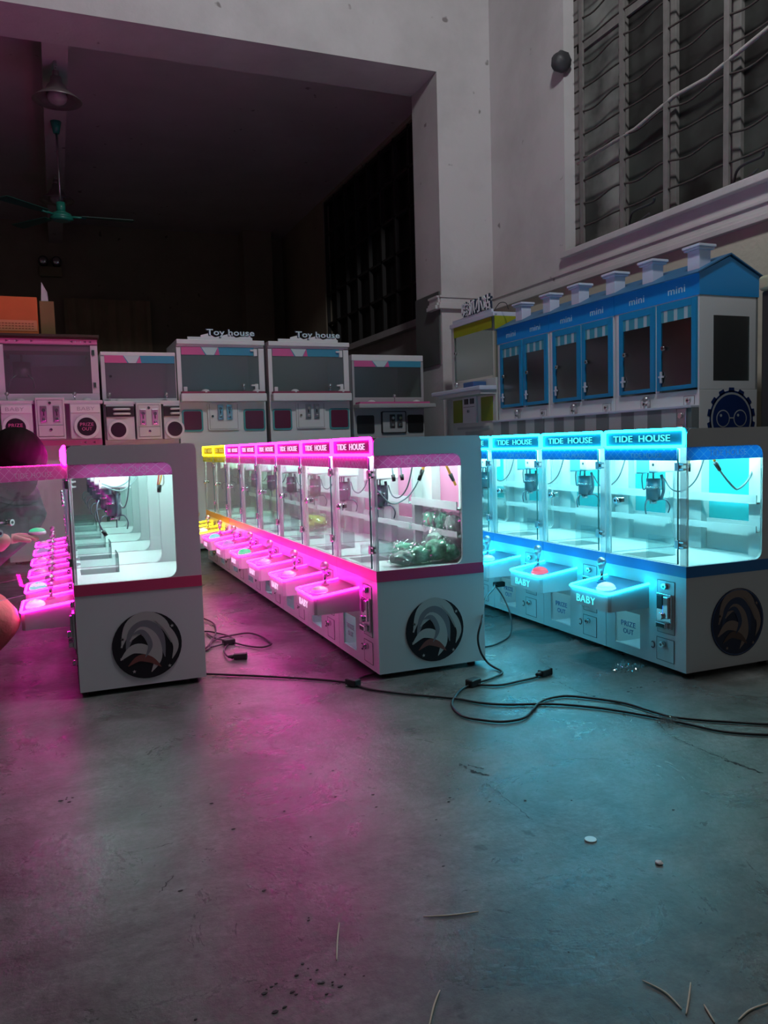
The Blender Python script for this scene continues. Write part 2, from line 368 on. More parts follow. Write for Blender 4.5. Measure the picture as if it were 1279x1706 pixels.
# ---- ceiling lamps, fan, emergency light
GREENM = mat('fan_green', (.02, .24, .17), .35)
GALV = mat('lamp_shade_metal', (.30, .27, .27), .35, .6)
def pendant(loc, s, label):
    e = empty('pendant_lamp', loc, label, 'lamp', 'bell pendant lamps under the ceiling beam')
    mb = MB(); prof = [(.045, .15), (.055, .10), (.08, .07), (.10, .03), (.16, -.01), (.21, -.05), (.205, -.055), (.15, -.02), (.09, .02)]
    n = 28; rings = [[mb.bm.verts.new((r*s*math.cos(2*math.pi*j/n), r*s*math.sin(2*math.pi*j/n), z*s)) for j in range(n)] for r, z in prof]
    mb.mi(GALV)
    for a, b in zip(rings, rings[1:]):
        for j in range(n): f = mb.bm.faces.new((a[j], a[(j+1) % n], b[(j+1) % n], b[j])); f.smooth = True
    mb.bm.faces.new(rings[0]); mb.obj('lamp_shade', e)
    MB().sph((0, 0, -.02*s), .085*s, mat('frosted_bulb', (.35, .33, .34), .3), (1, 1, .8)).obj('bulb', e)
    mb = MB(); mb.cyl((0, 0, .14*s), (0, 0, .2*s), .03*s, GALV)
    zz = .2*s
    while zz < ZS+.04-loc[2]+.0: mb.tube(smooth_path([(.012, 0, zz), (0, .0, zz+.025), (-.012, 0, zz), (0, 0, zz-.012)], 3, True), .004, STEEL, 5, True); zz += .024
    mb.obj('chain', e); return e
pendant((.185, 7.9, 4.03), 1, 'bell-shaped metal pendant lamp with pale bulb, hanging nearest the cross beam')
pendant((.185, 11.0, 4.05), 1, 'shadowy bell pendant lamp hanging behind the rod of the green ceiling fan')
fan = empty('ceiling_fan', (.19, 9.3, 3.36), 'green three-blade ceiling fan on a long rod in the dark back bay', 'ceiling fan')
MB().cyl((0, 0, .84), (0, 0, .96), .03, GREENM, .055).obj('canopy', fan)
MB().cyl((0, 0, .1), (0, 0, .86), .012, STEEL).obj('rod', fan)
mb = MB(); mb.cyl((0, 0, .04), (0, 0, .14), .045, GREENM); mb.cyl((0, 0, -.03), (0, 0, .02), .12, GREENM, .10, 24); mb.cyl((0, 0, .02), (0, 0, .05), .10, GREENM, .04, 24); mb.cyl((0, 0, -.05), (0, 0, -.03), .07, GREENM, .12, 24); mb.obj('motor', fan)
for a in (2, 128, 222):
    c, s_ = math.cos(R(a)), math.sin(R(a)); mb = MB()
    def P(r, t, z=0): return (c*r-s_*t, s_*r+c*t, z)
    mb.prism([P(.2, -.05, .0), P(.72, -.075, .0), P(.74, 0, .006), P(.72, .07, .012), P(.2, .045, .012)], (0, 0, .005), mat('fan_green_dark', (.012, .10, .075), .5)); mb.tube([P(.08, 0, 0), P(.25, 0, .002)], .012, GREENM); mb.obj('blade', fan)
em = empty('emergency_light', (.08, 14.5, 3.88), 'twin-head emergency light on the dark back wall above the orange box', 'emergency light')
MB().box(-.17, .17, -.12, 0, -.12, .04, mat('olive_metal', (.30, .27, .16), .3, .5), .01).obj('housing', em)
for x in (-.1, .1): MB().cyl((x, -.16, .12), (x, -.02, .12), .075, DARKG).sph((x, -.16, .12), .06, METAL, (1, .3, 1)).obj('lamp_head', em)
mb = MB(); ST = mat('brown_cloth', (.46, .36, .24), .8, noise_amt=.25, nscale=3)
pts = []
for i in range(25):
    x = .25+i*.057; pts.append((x, 14.36+.025*math.sin(i*1.7), 3.42+.03*math.sin(i*.4)))
mb.prism([(p[0], p[1], 0.02) for p in pts]+[(p[0], p[1]+.05, 0.02) for p in pts[::-1]], (0, 0, 3.4), ST)
tag(mb.obj('hanging_sheet'), 'dull brown sheet hanging against the dark back wall behind the prize machines', 'sheet')

# ================================================================ CLAW MACHINES
U, D = .453, .442
def theme(n):
    return {'pink': dict(neon=emis('neon_pink', (1, .005, .48), 44), let=emis('letters_pink', (1, .55, .88), 1.3), band=mat('band_pink', (.72, .07, .20), .35), strip=translucent('strip_pink', (.84, .34, .66), (1, .8, .95)), back=mat('panel_pink', (.75, .25, .42), .4), sign=mat('sign_pink', (.10, .022, .07), .5), tray=mat('tray_pink', (.88, .16, .55), .3)),
            'yellow': dict(neon=emis('neon_yellow', (1, .70, .005), 15), let=emis('letters_yellow', (1, .8, .1), .7), band=mat('band_yellow', (.80, .45, .02), .35), strip=translucent('strip_yellow', (.75, .70, .08), (.9, .9, .4)), back=mat('panel_yellow', (.7, .6, .1), .4), sign=mat('sign_yellow', (.28, .22, .01), .5), tray=mat('tray_yellow', (.75, .55, .1), .3)),
            'blue': dict(neon=emis('neon_cyan', (.005, .62, .98), 36), let=emis('letters_cyan', (.06, .8, 1), 1.9), band=mat('band_blue', (.02, .20, .55), .35), strip=translucent('strip_blue', (.10, .50, .92), (.4, .8, 1)), back=mat('panel_teal', (.03, .50, .56), .4), sign=mat('sign_blue', (.04, .11, .15), .5), tray=mat('tray_blue', (.05, .30, .50), .3))}[n]
LED = {'pink': emis('led_white', (.60, 1, .94), 72), 'yellow': MATS['led_white'] if 'led_white' in MATS else None, 'blue': emis('led_cyan', (.38, .96, 1), 100)}
LED['yellow'] = LED['pink']
BTN = {'clear': mat('button_clear', (.72, .66, .70), .25, coat=.5), 'white': mat('button_white', (.75, .80, .80), .25, emit=.25, ecol=(.8, 1, 1)),
       'green': emis('button_green', (.05, .9, .45), .8), 'red': emis('button_red', (1, .10, .18), .85), 'cyan': emis('button_cyan', (.25, .9, 1), .8),
       'violet': emis('button_violet', (.8, .25, .9), .8)}
CLAWM = mat('claw_grey', (.10, .13, .16), .35, .5); CLAWC = mat('claw_chrome', (.45, .48, .5), .2, 1)
def button_mesh(m):
    mb = MB(); c = (-.134, .275, .304)
    mb.sph(c, .034, m, (1, 1, .55), 20); mb.cyl((c[0], c[1], .291), (c[0], c[1], .302), .037, m, n=24); return mb.mesh('push_button')
BTNMESH = {k: button_mesh(v) for k, v in BTN.items()}
def lock_geo(mb, p, ax, r=.009, ln=.01):
    q = Vector(p); a = Vector(ax); mb.cyl(q, q+a*ln, r, METAL, n=14); mb.cyl(q+a*ln, q+a*(ln+.001), r*.45, BLACK, n=10)
def make_machine(tn, shelves):
    T = theme(tn); e = empty('claw_machine', (0, 0, 0))
    y0, y1 = .0015, U-.0015
    # lower cabinet with real chute opening
    mb = MB(); oy0, oy1, oz0, oz1 = .246, .395, .054, .188
    mb.box(0, .012, y0, oy0, .02, .404, WHITE); mb.box(0, .012, oy1, y1, .02, .404, WHITE)
    mb.box(0, .012, oy0, oy1, .02, oz0, WHITE); mb.box(0, .012, oy0, oy1, oz1, .404, WHITE)
    mb.box(.012, D, y0, y0+.01, .02, .404, WHITE); mb.box(.012, D, y1-.01, y1, .02, .404, WHITE); mb.box(D-.01, D, y0+.01, y1-.01, .02, .404, WHITE)
    mb.box(.012, D-.01, y0+.01, y1-.01, .02, .03, WHITE)
    mb.obj('cabinet', e)
    for (fx, fy) in ((.04, .04), (.40, .04), (.04, .41), (.40, .41)): MB().cyl((fx, fy, 0), (fx, fy, .022), .016, RUBBER, n=12).obj('foot', e)
    # interior floor with chute hole + chute shaft
    mb = MB(); cx0, cx1 = .03, .165
    mb.box(.012, cx0, y0+.01, y1-.01, .396, .405, INNER); mb.box(cx1, D-.01, y0+.01, y1-.01, .396, .405, INNER)
    mb.box(cx0, cx1, y0+.01, oy0, .396, .405, INNER); mb.box(cx0, cx1, oy1, y1-.01, .396, .405, INNER)
    mb.box(.012, cx1, oy0-.003, oy0, .05, .396, INNER); mb.box(.012, cx1, oy1, oy1+.003, .05, .396, INNER); mb.box(cx1, cx1+.003, oy0, oy1, .05, .396, INNER)
    mb.box(.012, cx1, oy0, oy1, .046, .05, INNER); mb.obj('prize_chute', e)
    mb = MB(); mb.box(cx0, cx1+.004, oy0-.004, oy0, .405, .475, ACRY); mb.box(cx1, cx1+.004, oy0, oy1, .405, .475, ACRY); mb.obj('chute_guard', e)
    # prize flap
    mb = MB(); pts = [(.004, a, b) for a, b in rrect(oy0, oy1, oz0, oz1, .012, 3)]; mb.prism(pts, (.002, 0, 0), glass('flap_acrylic', (.80, .90, .95), .8, .15, .08))
    fl = mb.obj('prize_flap', e)
    lm = mat('flap_print_'+tn, (.16, .30, .55) if tn == 'blue' else (.45, .40, .50), .5)
    mb = MB(); text_bm(mb, 'PRIZE', (.003, .318, .138), .020, '-x', lm, .085, bold=.01); text_bm(mb, 'OUT', (.003, .318, .108), .020, '-x', lm, .06, bold=.01); mb.obj('lettering', fl)
    # band
    mb = MB(); bz0, bz1 = .364, .4045
    mb.box(-.0015, .0, y0-.0012, y1, bz0, bz1, T['band']); mb.box(-.0015, D, y0-.0012, y0, bz0, bz1, T['band'] if tn != 'pink' else T['band'])
    mb.obj('band', e)
    # side panels with rounded window
    def side(yy, name):
        arc1 = [(.354-.032+.032*math.cos(R(a)), .438-.0+.032*math.sin(R(a))) for a in (270, 292, 315, 338, 360)]
        arc2 = [(.354-.032+.032*math.cos(R(a)), .794+.032*math.sin(R(a))) for a in (0, 22, 45, 68, 90)]
        pts = [(0, .826), (0, .872), (.006, .884), (.018, .891), (D-.018, .891), (D-.006, .885), (D, .872), (D, .4045), (.30, .4045), (.30, .406)]+arc1+arc2
        m_ = MB(); m_.prism([(a, yy, b) for a, b in pts], (0, .012, 0), WHITE); return m_.obj(name, e)
    side(y0, 'side_panel'); side(y1-.012, 'side_panel')
    # side glass
    mb = MB(); mb.box(.002, .354, y0+.004, y0+.008, .405, .828, GLASS); mb.obj('side_window', e)
    mb = MB(); mb.box(.003, .354, y0+.001, y0+.0035, .779, .826, T['strip']); sw = mb.obj('side_sticker', e)
    mb = MB(); text_bm(mb, 'TIDE HOUSE', (.188, y0-.0005, .803), .021, '-y', translucent('sticker_letters', (.95, .95, .96)), .172, .001, -.012); mb.obj('lettering', sw)
    # shell: top and back
    mb = MB(); mb.box(.01, D-.004, y0+.012, y1-.012, .870, .8905, WHITE); mb.obj('top_shell', e)
    mb = MB(); mb.box(D-.006, D, y0+.012, y1-.012, .405, .875, WHITE)
    if shelves:
        mb.box(D-.05, D-.006, y0+.012, .10, .405, .86, INNER); mb.box(D-.05, D-.006, .345, y1-.012, .405, .86, INNER)
        mb.box(D-.009, D-.006, .10, .345, .53, .86, T['back'])
        mb.box(D-.02, D-.006, .10, .345, .405, .53, INNER)
    else:
        mb.box(D-.03, D-.006, y0+.012, y1-.012, .405, .86, INNER)
    mb.obj('back_panel', e)
    if shelves:
        for z in ((.505, .525), (.612, .640)):
            mb = MB(); mb.box(D-.10, D-.05, y0+.013, y1-.013, z[0]-.004, z[0]+.001, INNER); mb.box(D-.104, D-.10, y0+.013, y1-.013, z[0]-.004, z[1], INNER); mb.obj('shelf', e)
    # clear acrylic corner posts, their bright highlights put into a whitish colour
    for (pa, pb) in ((.003, .034), (.428, .449)):
        mb = MB(); mb.box(.0, .008, pa, pb, .405, .826, frosted('post_acrylic', (.86, .90, .92), .42), .0015, 1); mb.obj('corner_post', e)
        mb = MB(); mb.cyl((.010, pa+.003, .405), (.010, pa+.003, .826), .0028, frosted('post_edge', (.92, .95, .96), .75), n=8); mb.obj('post_rod', e)
    # header sign
    mb = MB(); mb.box(-.002, .055, y0+.001, y1-.001, .8255, .893, T['sign'], .008, 3); hd = mb.obj('header_sign', e)
    mb = MB(); pts = [(-.006, a, b) for a, b in rrect(y0+.006, y1-.006, .8285, .8895, .012, 4)]; mb.tube(pts, .0062, T['neon'], 8, True); mb.obj('neon_tube', hd)
    mb = MB(); text_bm(mb, 'TIDE  HOUSE', (-.0030, .238, .860), .024, '-x', T['let'], .315, .002, .006); mb.obj('lettering', hd)
    # LED bars
    mb = MB(); mb.box(.066, .078, .03, .42, .845, .858, LED[tn]); mb.box(.285, .297, .03, .42, .852, .864, LED[tn]); mb.obj('light_bar', e)
    # door
    dr = empty('door', (.0, .036, 0)); dr.parent = e
    mb = MB(); mb.box(-.006, -.001, .004, .405, .409, .8255, GLASS); mb.obj('door_glass', dr)
    mb = MB(); mb.box(-.0065, -.0060, .004, .405, .409, .4105, STEEL); mb.box(-.0066, -.0005, .0025, .004, .409, .819, mat('glass_edge', (.12, .28, .26), .2)); mb.obj('door_edge', dr)
    mb = MB(); mb.box(-.0085, -.0062, .005, .404, .779, .8252, T['strip']); st = mb.obj('door_sticker', dr)
    mb = MB(); text_bm(mb, 'TIDE HOUSE', (-.009, .166, .797), .017, '-x', MATS['sticker_letters'], .170, .001, -.012); mb.obj('lettering', st)
    for z in (.757, .481):
        mb = MB(); mb.box(-.012, .004, -.008, .012, z-.015, z+.015, STEEL, .002); mb.box(-.010, .012, -.030, -.008, z-.012, z-.006, METAL); mb.box(-.010, .012, -.030, -.008, z+.006, z+.012, METAL); mb.cyl((-.007, -.006, z-.016), (-.007, -.006, z+.016), .004, METAL, n=8); mb.obj('hinge', dr)
    mb = MB(); lock_geo(mb, (-.006, .331, .622), (-1, 0, 0), .012, .014); mb.box(0, .02, .322, .34, .612, .632, METAL, .003); mb.tube([(.012, .331, .622), (.014, .36, .622)], .004, STEEL, 6); mb.obj('lock', dr)
    # tray
    mb = MB(); ty0, ty1 = .195, .446
    prof = [(0, .224), (-.172, .224), (-.180, .230), (-.184, .290), (0, .316)]
    tx = [(-.184, ty0+.02), (-.182, ty0+.008), (-.172, ty0), (0, ty0), (0, ty1), (-.172, ty1), (-.182, ty1-.008), (-.184, ty1-.02)]
    i = mb.mi(WHITE); it = mb.mi(T['tray'])
    top = lambda x: .316+x*(.316-.291)/.184
    A = [mb.bm.verts.new((x, y, .224)) for x, y in tx]; B = [mb.bm.verts.new((x, y, top(x))) for x, y in tx]
    mb.bm.faces.new(A).material_index = i; f = mb.bm.faces.new(B[::-1]); f.material_index = it
    for k in range(len(tx)): f = mb.bm.faces.new((A[k], A[(k+1) % 8], B[(k+1) % 8], B[k])); f.material_index = i
    tr = mb.obj('control_tray', e)
    mb = MB(); mb.tube([(x, y, top(x)+.0005) for x, y in [(0, ty0+.001), (-.172, ty0+.001), (-.182, ty0+.008), (-.1845, ty0+.02), (-.1845, ty1-.02), (-.182, ty1-.009), (-.172, ty1-.002), (0, ty1-.002)]], .0052, T['neon'], 8); mb.obj('neon_tube', tr)
    mb = MB(); text_bm(mb, 'BABY', (-.1845, .335, .252), .027, '-x', T['let'], .115, .002, -.012); mb.obj('lettering', tr)
    b = bpy.data.objects.new('push_button', BTNMESH['clear']); COL.objects.link(b); b.parent = tr
    mb = MB(); jx, jy = -.081, .372
    mb.cyl((jx, jy, .303), (jx, jy, .313), .020, T['tray'], .014); mb.cyl((jx, jy, .31), (jx, jy, .345), .006, METAL, n=10); mb.cyl((jx, jy, .338), (jx, jy, .372), .006, CRYS, .014, 12); mb.sph((jx, jy, .385), .0185, CRYS, n=12); mb.obj('joystick', tr)
    # coin mechanism
    mb = MB(); mb.box(-.002, 0, .058, .146, .147, .340, WHITE); mb.box(-.0025, -.0018, .057, .0585, .146, .341, GAP); mb.box(-.0025, -.0018, .1455, .147, .146, .341, GAP); mb.box(-.0025, -.0018, .057, .147, .3395, .341, GAP); mb.box(-.0025, -.0018, .057, .147, .1455, .147, GAP)
    lock_geo(mb, (-.002, .103, .320), (-1, 0, 0), .011, .012); cm = mb.obj('coin_plate', e)
    mb = MB(); mb.box(-.012, -.002, .065, .142, .165, .294, METAL, .003); mb.box(-.016, -.012, .108, .135, .235, .286, DARKG, .002); mb.box(-.020, -.012, .072, .098, .205, .285, METAL, .003); mb.box(-.0165, -.013, .082, .086, .215, .275, BLACK)
    mb.cyl((-.012, .106, .212), (-.030, .106, .212), .013, METAL); mb.box(-.028, -.012, .076, .13, .168, .190, METAL, .004); mb.box(-.0285, -.02, .082, .124, .172, .186, BLACK); mb.box(-.0135, -.012, .1, .107, .22, .25, emis('coin_led', (.05, .3, 1), 1.2)); mb.obj('coin_slot', cm)
    # cash door
    mb = MB(); mb.box(-.002, 0, .061, .150, .042, .125, WHITE)
    for a in ((.0600, .0615, .0405, .1265), (.1495, .151, .0405, .1265), (.06, .151, .125, .1265), (.06, .151, .0405, .042)): mb.box(-.0025, -.0015, *a, GAP)
    cd = mb.obj('cash_door', e)
    mb = MB(); lock_geo(mb, (-.002, .112, .104), (-1, 0, 0), .011, .016); mb.obj('lock', cd)
    mb = MB(); mb.tube([(-.003, .171+.009*math.cos(R(a)), .090+.012*math.sin(R(a))) for a in range(50, 320, 22)], .002, DARKG, 6); mb.obj('handle_ring', cd)
    # claw
    cx, cy = .17, .41
    cl = empty('claw_unit', (0, 0, 0)); cl.parent = e
    mb = MB(); mb.box(.12, .24, .41, .425-.0, .72, .85, INNER); mb.box(.12, .22, .335, .41, .725, .85, mat('gantry_'+tn, (.75, .8, .8) if tn != 'blue' else (.15, .55, .62), .4)); mb.box(.118, .215, .285, .335, .728, .85, INNER, .006); mb.cyl((.117, .31, .757), (.12, .31, .757), .006, BLACK); mb.box(.0+.05, .40, .25, .262, .838, .85, STEEL); mb.obj('motor_box', cl)
    mb = MB(); mb.cyl((cx, .37, .70), (cx, .37, .728), .004, STEEL); mb.cyl((cx, .37, .615), (cx, .37, .70), .028, CLAWM, n=20); mb.cyl((cx, .37, .66), (cx, .37, .668), .031, CLAWC, n=20); mb.cyl((cx, .37, .60), (cx, .37, .617), .014, CLAWC); mb.tube([(cx+.01, .335, .715), (cx+.01, .325, .69), (cx+.01, .323, .65), (cx+.01, .335, .62), (cx, .355, .615)], .006, CLAWM)
    mb.obj('coil', cl)
    for a in (80, 200, 320):
        c, s_ = math.cos(R(a)), math.sin(R(a)); mb = MB()
        mb.tube(smooth_path([(cx+c*.012, .37+s_*.012, .612), (cx+c*.045, .37+s_*.045, .615), (cx+c*.062, .37+s_*.062, .59), (cx+c*.056, .37+s_*.056, .562)], 4), .0028, CLAWM, 6); mb.obj('claw_finger', cl)
    mb = MB(); mb.tube(smooth_path([(cx, .43, .82), (cx, .43, .74), (cx, .438, .70), (cx, .43, .655), (cx, .41, .67), (cx, .40, .73)], 6), .0028, mat('cable_grey', (.10, .13, .15), .5), 6)
    mb.tube(smooth_path([(cx+.02, .33, .70), (cx+.02, .29, .66), (cx+.03, .24, .655), (cx+.04, .18, .70), (cx+.05, .14, .80)], 6), .0028, MATS['cable_grey'], 6); mb.obj('cable', cl)
    return e
ORD = ['', 'second', 'third', 'fourth', 'fifth', 'sixth', 'seventh', 'eighth']
def setup(e, X, Y, label, group, btn, shared=None):
    e.location = (X, Y, 0); tag(e, label, 'claw machine', group)
    for ch in e.children_recursive:
        if ch.name.startswith('push_button'): ch.data = BTNMESH[btn]
P1 = make_machine('pink', False); PS = make_machine('pink', True); PY = make_machine('yellow', True); PB = make_machine('blue', True)
XL, YL, XC, YC, XR, YR = .030, 2.994, 1.057, 2.711, 2.034, 2.212
rows = []
lb = ['white', 'cyan', 'clear', 'clear', 'violet', 'clear']
for i in range(6):
    e = P1 if i == 0 else copy_tree(P1)
    lab = ('pink-lit claw machine at the near end of the left row, its glass door swung open' if i == 0 else
           'pink-lit claw machine, second from the camera in the left row, glass door also open' if i == 1 else
           f'pink-lit claw machine, {ORD[i]} from the camera in the row at the left')
    rows.append((e, XL, YL+i*U, lab, 'pink claw machines of the left row', lb[i]))
L1 = rows[0][0]; L2 = rows[1][0]
cbn = ['clear', 'clear', 'clear', 'green', 'violet', 'cyan', 'white', 'clear']
for i in range(6):
    e = PS if i == 0 else copy_tree(PS)
    lab = ('pink-lit claw machine at the near end of the middle row, green bagged plush inside' if i == 0 else
           f'pink-lit claw machine with {"a glowing green" if i==3 else "a violet" if i==4 else "a pale cyan" if i==5 else "an unlit"} button, {ORD[i]} from the camera in the middle row')
    rows.append((e, XC, YC+i*U, lab, 'pink claw machines of the middle row', cbn[i]))
for i in (6, 7):
    e = PY if i == 6 else copy_tree(PY)
    rows.append((e, XC, YC+i*U, 'yellow-lit claw machine next to the last pink one in the middle row' if i == 6 else 'yellow-lit claw machine at the far end of the middle row', 'yellow claw machines of the middle row', cbn[i]))
bb = ['white', 'red', 'clear', 'clear', 'clear']
for i in range(5):
    e = PB if i == 0 else copy_tree(PB)
    lab = ['cyan-lit claw machine at the near end of the right row, white round button', 'cyan-lit claw machine with a glowing red button, second in the right row', 'cyan-lit claw machine with a black cable plugged into its front, third in the right row',
           'cyan-lit claw machine, fourth in the right row, its header half hidden by the middle row', 'cyan-lit claw machine at the far hidden end of the right row'][i]
    rows.append((e, XR, YR+i*U, lab, 'cyan claw machines of the right row', bb[i]))
for a in rows: setup(*a)
def child(e, n): return [c for c in e.children if c.name.split('.')[0] == n][0]
# open doors on the two nearest machines of the left row: hinge is at the near front corner
child(L1, 'door').rotation_euler.z = R(138)
child(L2, 'door').rotation_euler.z = R(141)
# ---- stickers (round decals) on the three end panels
def decal(e, cx, cz, rad, base, pale, ring=None, name='round_decal'):
    mb = MB(); n = 40
    mb.prism([(cx+rad*math.cos(2*math.pi*k/n), -.0006, cz+rad*math.sin(2*math.pi*k/n)) for k in range(n)], (0, .0018, 0), base)
    if ring: mb.tube([(cx+rad*.96*math.cos(2*math.pi*k/n), -.0006, cz+rad*.96*math.sin(2*math.pi*k/n)) for k in range(n)], .0015, ring, 5, True)
    pm, p2, p3 = pale
    def ribbon(pts, wd, m, y):
        pp = smooth_path([(p[0], p[1], 0) for p in pts], 6); n_ = len(pp); A, B = [], []
        for k, p in enumerate(pp):
            d = (pp[min(k+1, n_-1)]-pp[max(k-1, 0)]).normalized(); q = wd*math.sin(math.pi*min(.98, max(.04, k/(n_-1))))
            A.append((cx+p.x-d.y*q, y, cz+p.y+d.x*q)); B.append((cx+p.x+d.y*q, y, cz+p.y-d.x*q))
        for k in range(n_-1): mb.prism([A[k], A[k+1], B[k+1], B[k]], (0, .0003, 0), m)
    # plain abstract swirl pattern (generic stand-in)
    ribbon([(-.09, .0), (-.06, .075), (.0, .10), (.06, .07), (.085, .0)], .024, pm, -.0010)
    ribbon([(-.075, -.02), (-.05, .05), (.0, .07), (.045, .03), (.06, -.05)], .022, p2, -.0012)
    ribbon([(-.06, .02), (-.02, .055), (.02, .02), (.035, -.05), (.01, -.10)], .020, pm, -.0014)
    ribbon([(-.095, -.045), (-.05, -.01), (.0, -.02), (.04, -.07)], .018, pm, -.0016)
    ribbon([(-.07, -.07), (-.03, -.045), (.01, -.055), (.045, -.085)], .013, p3, -.0018)
    ribbon([(.03, .09), (.075, .05), (.10, -.01), (.085, -.06)], .012, pm, -.0018)
    ribbon([(-.05, .045), (-.015, .05), (.01, .0), (-.01, -.045)], .010, p2, -.0020)
    for (sx, sz) in ((-.085, .03), (-.05, -.092), (.09, .062), (.075, -.085), (-.09, -.04)):
        st = []
        for k in range(10): a = math.pi/2+k*math.pi/5; q = .007 if k % 2 == 0 else .003; st.append((cx+sx+q*math.cos(a), -.0010, cz+sz+q*math.sin(a)))
        mb.prism(st, (0, .0005, 0), pm)
    return mb.obj(name, e)
dk = mat('decal_black', (.012, .010, .016), .4); dpale = (mat('decal_pale', (.55, .54, .52), .5), mat('decal_grey', (.24, .24, .27), .5), mat('decal_red', (.24, .08, .07), .5))
decal(L1, .236, .165, .122, dk, dpale); decal(PS, .229, .163, .120, dk, dpale)
decal(PB, .238, .182, .125, mat('decal_navy', (.012, .02, .06), .4), (mat('decal_tan', (.30, .22, .19), .5), mat('decal_navy2', (.03, .05, .12), .5), mat('decal_brown', (.12, .07, .06), .5)), mat('decal_ring', (.05, .12, .3), .4))
# ---- wiring inside the three end machines
ORG = mat('wire_orange', (.75, .30, .04), .5); GRY = mat('cable_pale', (.30, .42, .44), .4); RED = mat('wire_red', (.5, .05, .04), .5)
def wires(e, sets, plugs):
    mb = MB()
    for pts, r, m in sets: mb.tube(smooth_path(pts, 6), r, m, 6)
    for p, q in plugs: mb.cyl(p, q, .009, BLACK, .007, 8)
    mb.obj('wiring_harness', e)
wires(PS, [([(.03, .10, .72), (.10, .10, .645), (.16, .10, .655), (.20, .09, .70), (.235, .09, .76)], .003, GRY), ([(.235, .09, .76), (.245, .09, .80)], .006, ORG),
           ([(.33, .09, .79), (.35, .09, .75), (.375, .09, .70)], .005, ORG), ([(.12, .12, .80), (.125, .12, .745)], .003, GRY), ([(.155, .12, .80), (.16, .12, .745)], .003, GRY)],
      [((.235, .09, .765), (.218, .09, .725)), ((.352, .09, .745), (.366, .09, .718)), ((.125, .12, .75), (.128, .12, .725)), ((.16, .12, .75), (.163, .12, .728))])
wires(L1, [([(.318, .1, .81), (.318, .1, .78), (.312, .1, .74)], .003, RED), ([(.325, .1, .81), (.328, .1, .78), (.318, .1, .74)], .003, ORG), ([(.33, .1, .81), (.335, .1, .75), (.322, .1, .735)], .003, mat('wire_white', (.7, .7, .65), .5)),
           ([(.105, .16, .69), (.095, .14, .66), (.10, .12, .61), (.115, .11, .575)], .0025, CLAWM), ([(.12, .2, .75), (.17, .2, .735), (.22, .2, .76), (.25, .2, .82)], .0025, GRY), ([(.12, .2, .74), (.19, .2, .72), (.24, .2, .76), (.26, .2, .82)], .0025, GRY)],
      [((.318, .1, .74), (.316, .1, .712)), ((.112, .11, .58), (.122, .105, .562))])
wires(PB, [([(.20, .09, .80), (.211, .088, .77)], .006, ORG), ([(.211, .088, .77), (.24, .088, .73), (.30, .088, .672), (.33, .088, .663), (.38, .088, .70), (.42, .088, .775)], .004, GRY), ([(.10, .10, .81), (.10, .10, .76)], .005, ORG)],
      [((.214, .088, .765), (.236, .088, .735)), ((.10, .10, .765), (.10, .10, .735))])
# gap strip where hidden foot shadow falls is real gap above the floor

# ---- plush bags
def plush(name, loc, r, sc, col, seed, label, wrap=True, patch=None):
    e = empty(name, loc, label, 'plush toy', 'bagged plush toys in the near middle claw machine')
    t = bmesh.new(); bmesh.ops.create_icosphere(t, subdivisions=4, radius=r)
    for v in t.verts:
        n = noise.noise(v.co*(1.7/r)+Vector((seed, 0, 0))); v.co *= 1+.32*n; v.co = Vector((v.co.x*sc[0], v.co.y*sc[1], v.co.z*sc[2]))
    mb = MB(); mb.merge(t, mat('plush_'+col, {'green': (.42, .92, .66), 'teal': (.32, .80, .58), 'pale': (.75, .93, .84), 'yellow': (.55, .65, .10)}[col], .9, bump=.3, bscale=200), None, True)
    if patch: mb.sph((patch[0]*r, patch[1]*r, patch[2]*r), r*.42, mat('plush_pink', (.75, .45, .45), .9), (.7, .5, 1.2))
    mb.obj('plush_body', e)
    t = bmesh.new(); bmesh.ops.create_icosphere(t, subdivisions=4, radius=r*1.16)
    for v in t.verts:
        n = abs(noise.noise(v.co*(3/r)+Vector((0, seed, 3))))+.8*abs(noise.noise(v.co*(7/r)+Vector((seed, 1, 3)))); v.co *= .93+.5*n; v.co = Vector((v.co.x*sc[0], v.co.y*sc[1], v.co.z*sc[2]))
    for f in t.faces: f.smooth = False
    mb = MB(); mb.merge(t, WRAP); mb.obj('clear_bag', e)
    return e
for k, (x, y, z, r, sc, c, lab, pt) in enumerate([
    (.135, .075, .437, .030, (1.5, 1, .85), 'pale', 'small pale plush in crinkled clear bag at the low left end of the pile', None),
    (.205, .085, .440, .036, (1.3, 1, .85), 'green', 'green plush in clear bag in the middle of the pile on the cabinet floor', None),
    (.285, .095, .452, .042, (1.2, 1, .95), 'green', 'large green plush in clear bag under the lower shelf', None),
    (.345, .085, .440, .036, (.9, 1, 1), 'teal', 'dark green plush in clear bag against the right window edge', None),
    (.330, .19, .463, .044, (1, 1, 1), 'pale', 'pale green bagged plush at the back of the pile', None),
    (.200, .20, .445, .036, (1.3, 1, .9), 'teal', 'bagged teal plush behind the pile on the cabinet floor', None)]):
    plush('bagged_plush', (XC+x, YC+y, z), r, sc, c, k*3.1, lab, True, pt)
for k, (y, c, r, lab, pt) in enumerate([(.30, 'green', .036, 'green bagged plush with a pink face patch sitting on the shelf', (-.55, -.5, 0)), (.20, 'teal', .034, 'dark green bagged plush in the middle of the shelf', None), (.10, 'pale', .036, 'pale green bagged plush on the shelf nearest the window', None)]):
    plush('bagged_plush', (XC+.368, YC+y, .548), r, (.8, 1.1, 1.05), c, 20+k*2.3, lab, True, pt)
e = plush('bagged_plush', (XC+.25, YC+3*U+.2, .45), .05, (1.2, 1.4, .8), 'yellow', 40, 'yellow-green bagged plush inside the fourth machine of the middle row')
e['group'] = 'plush deeper in the middle row'

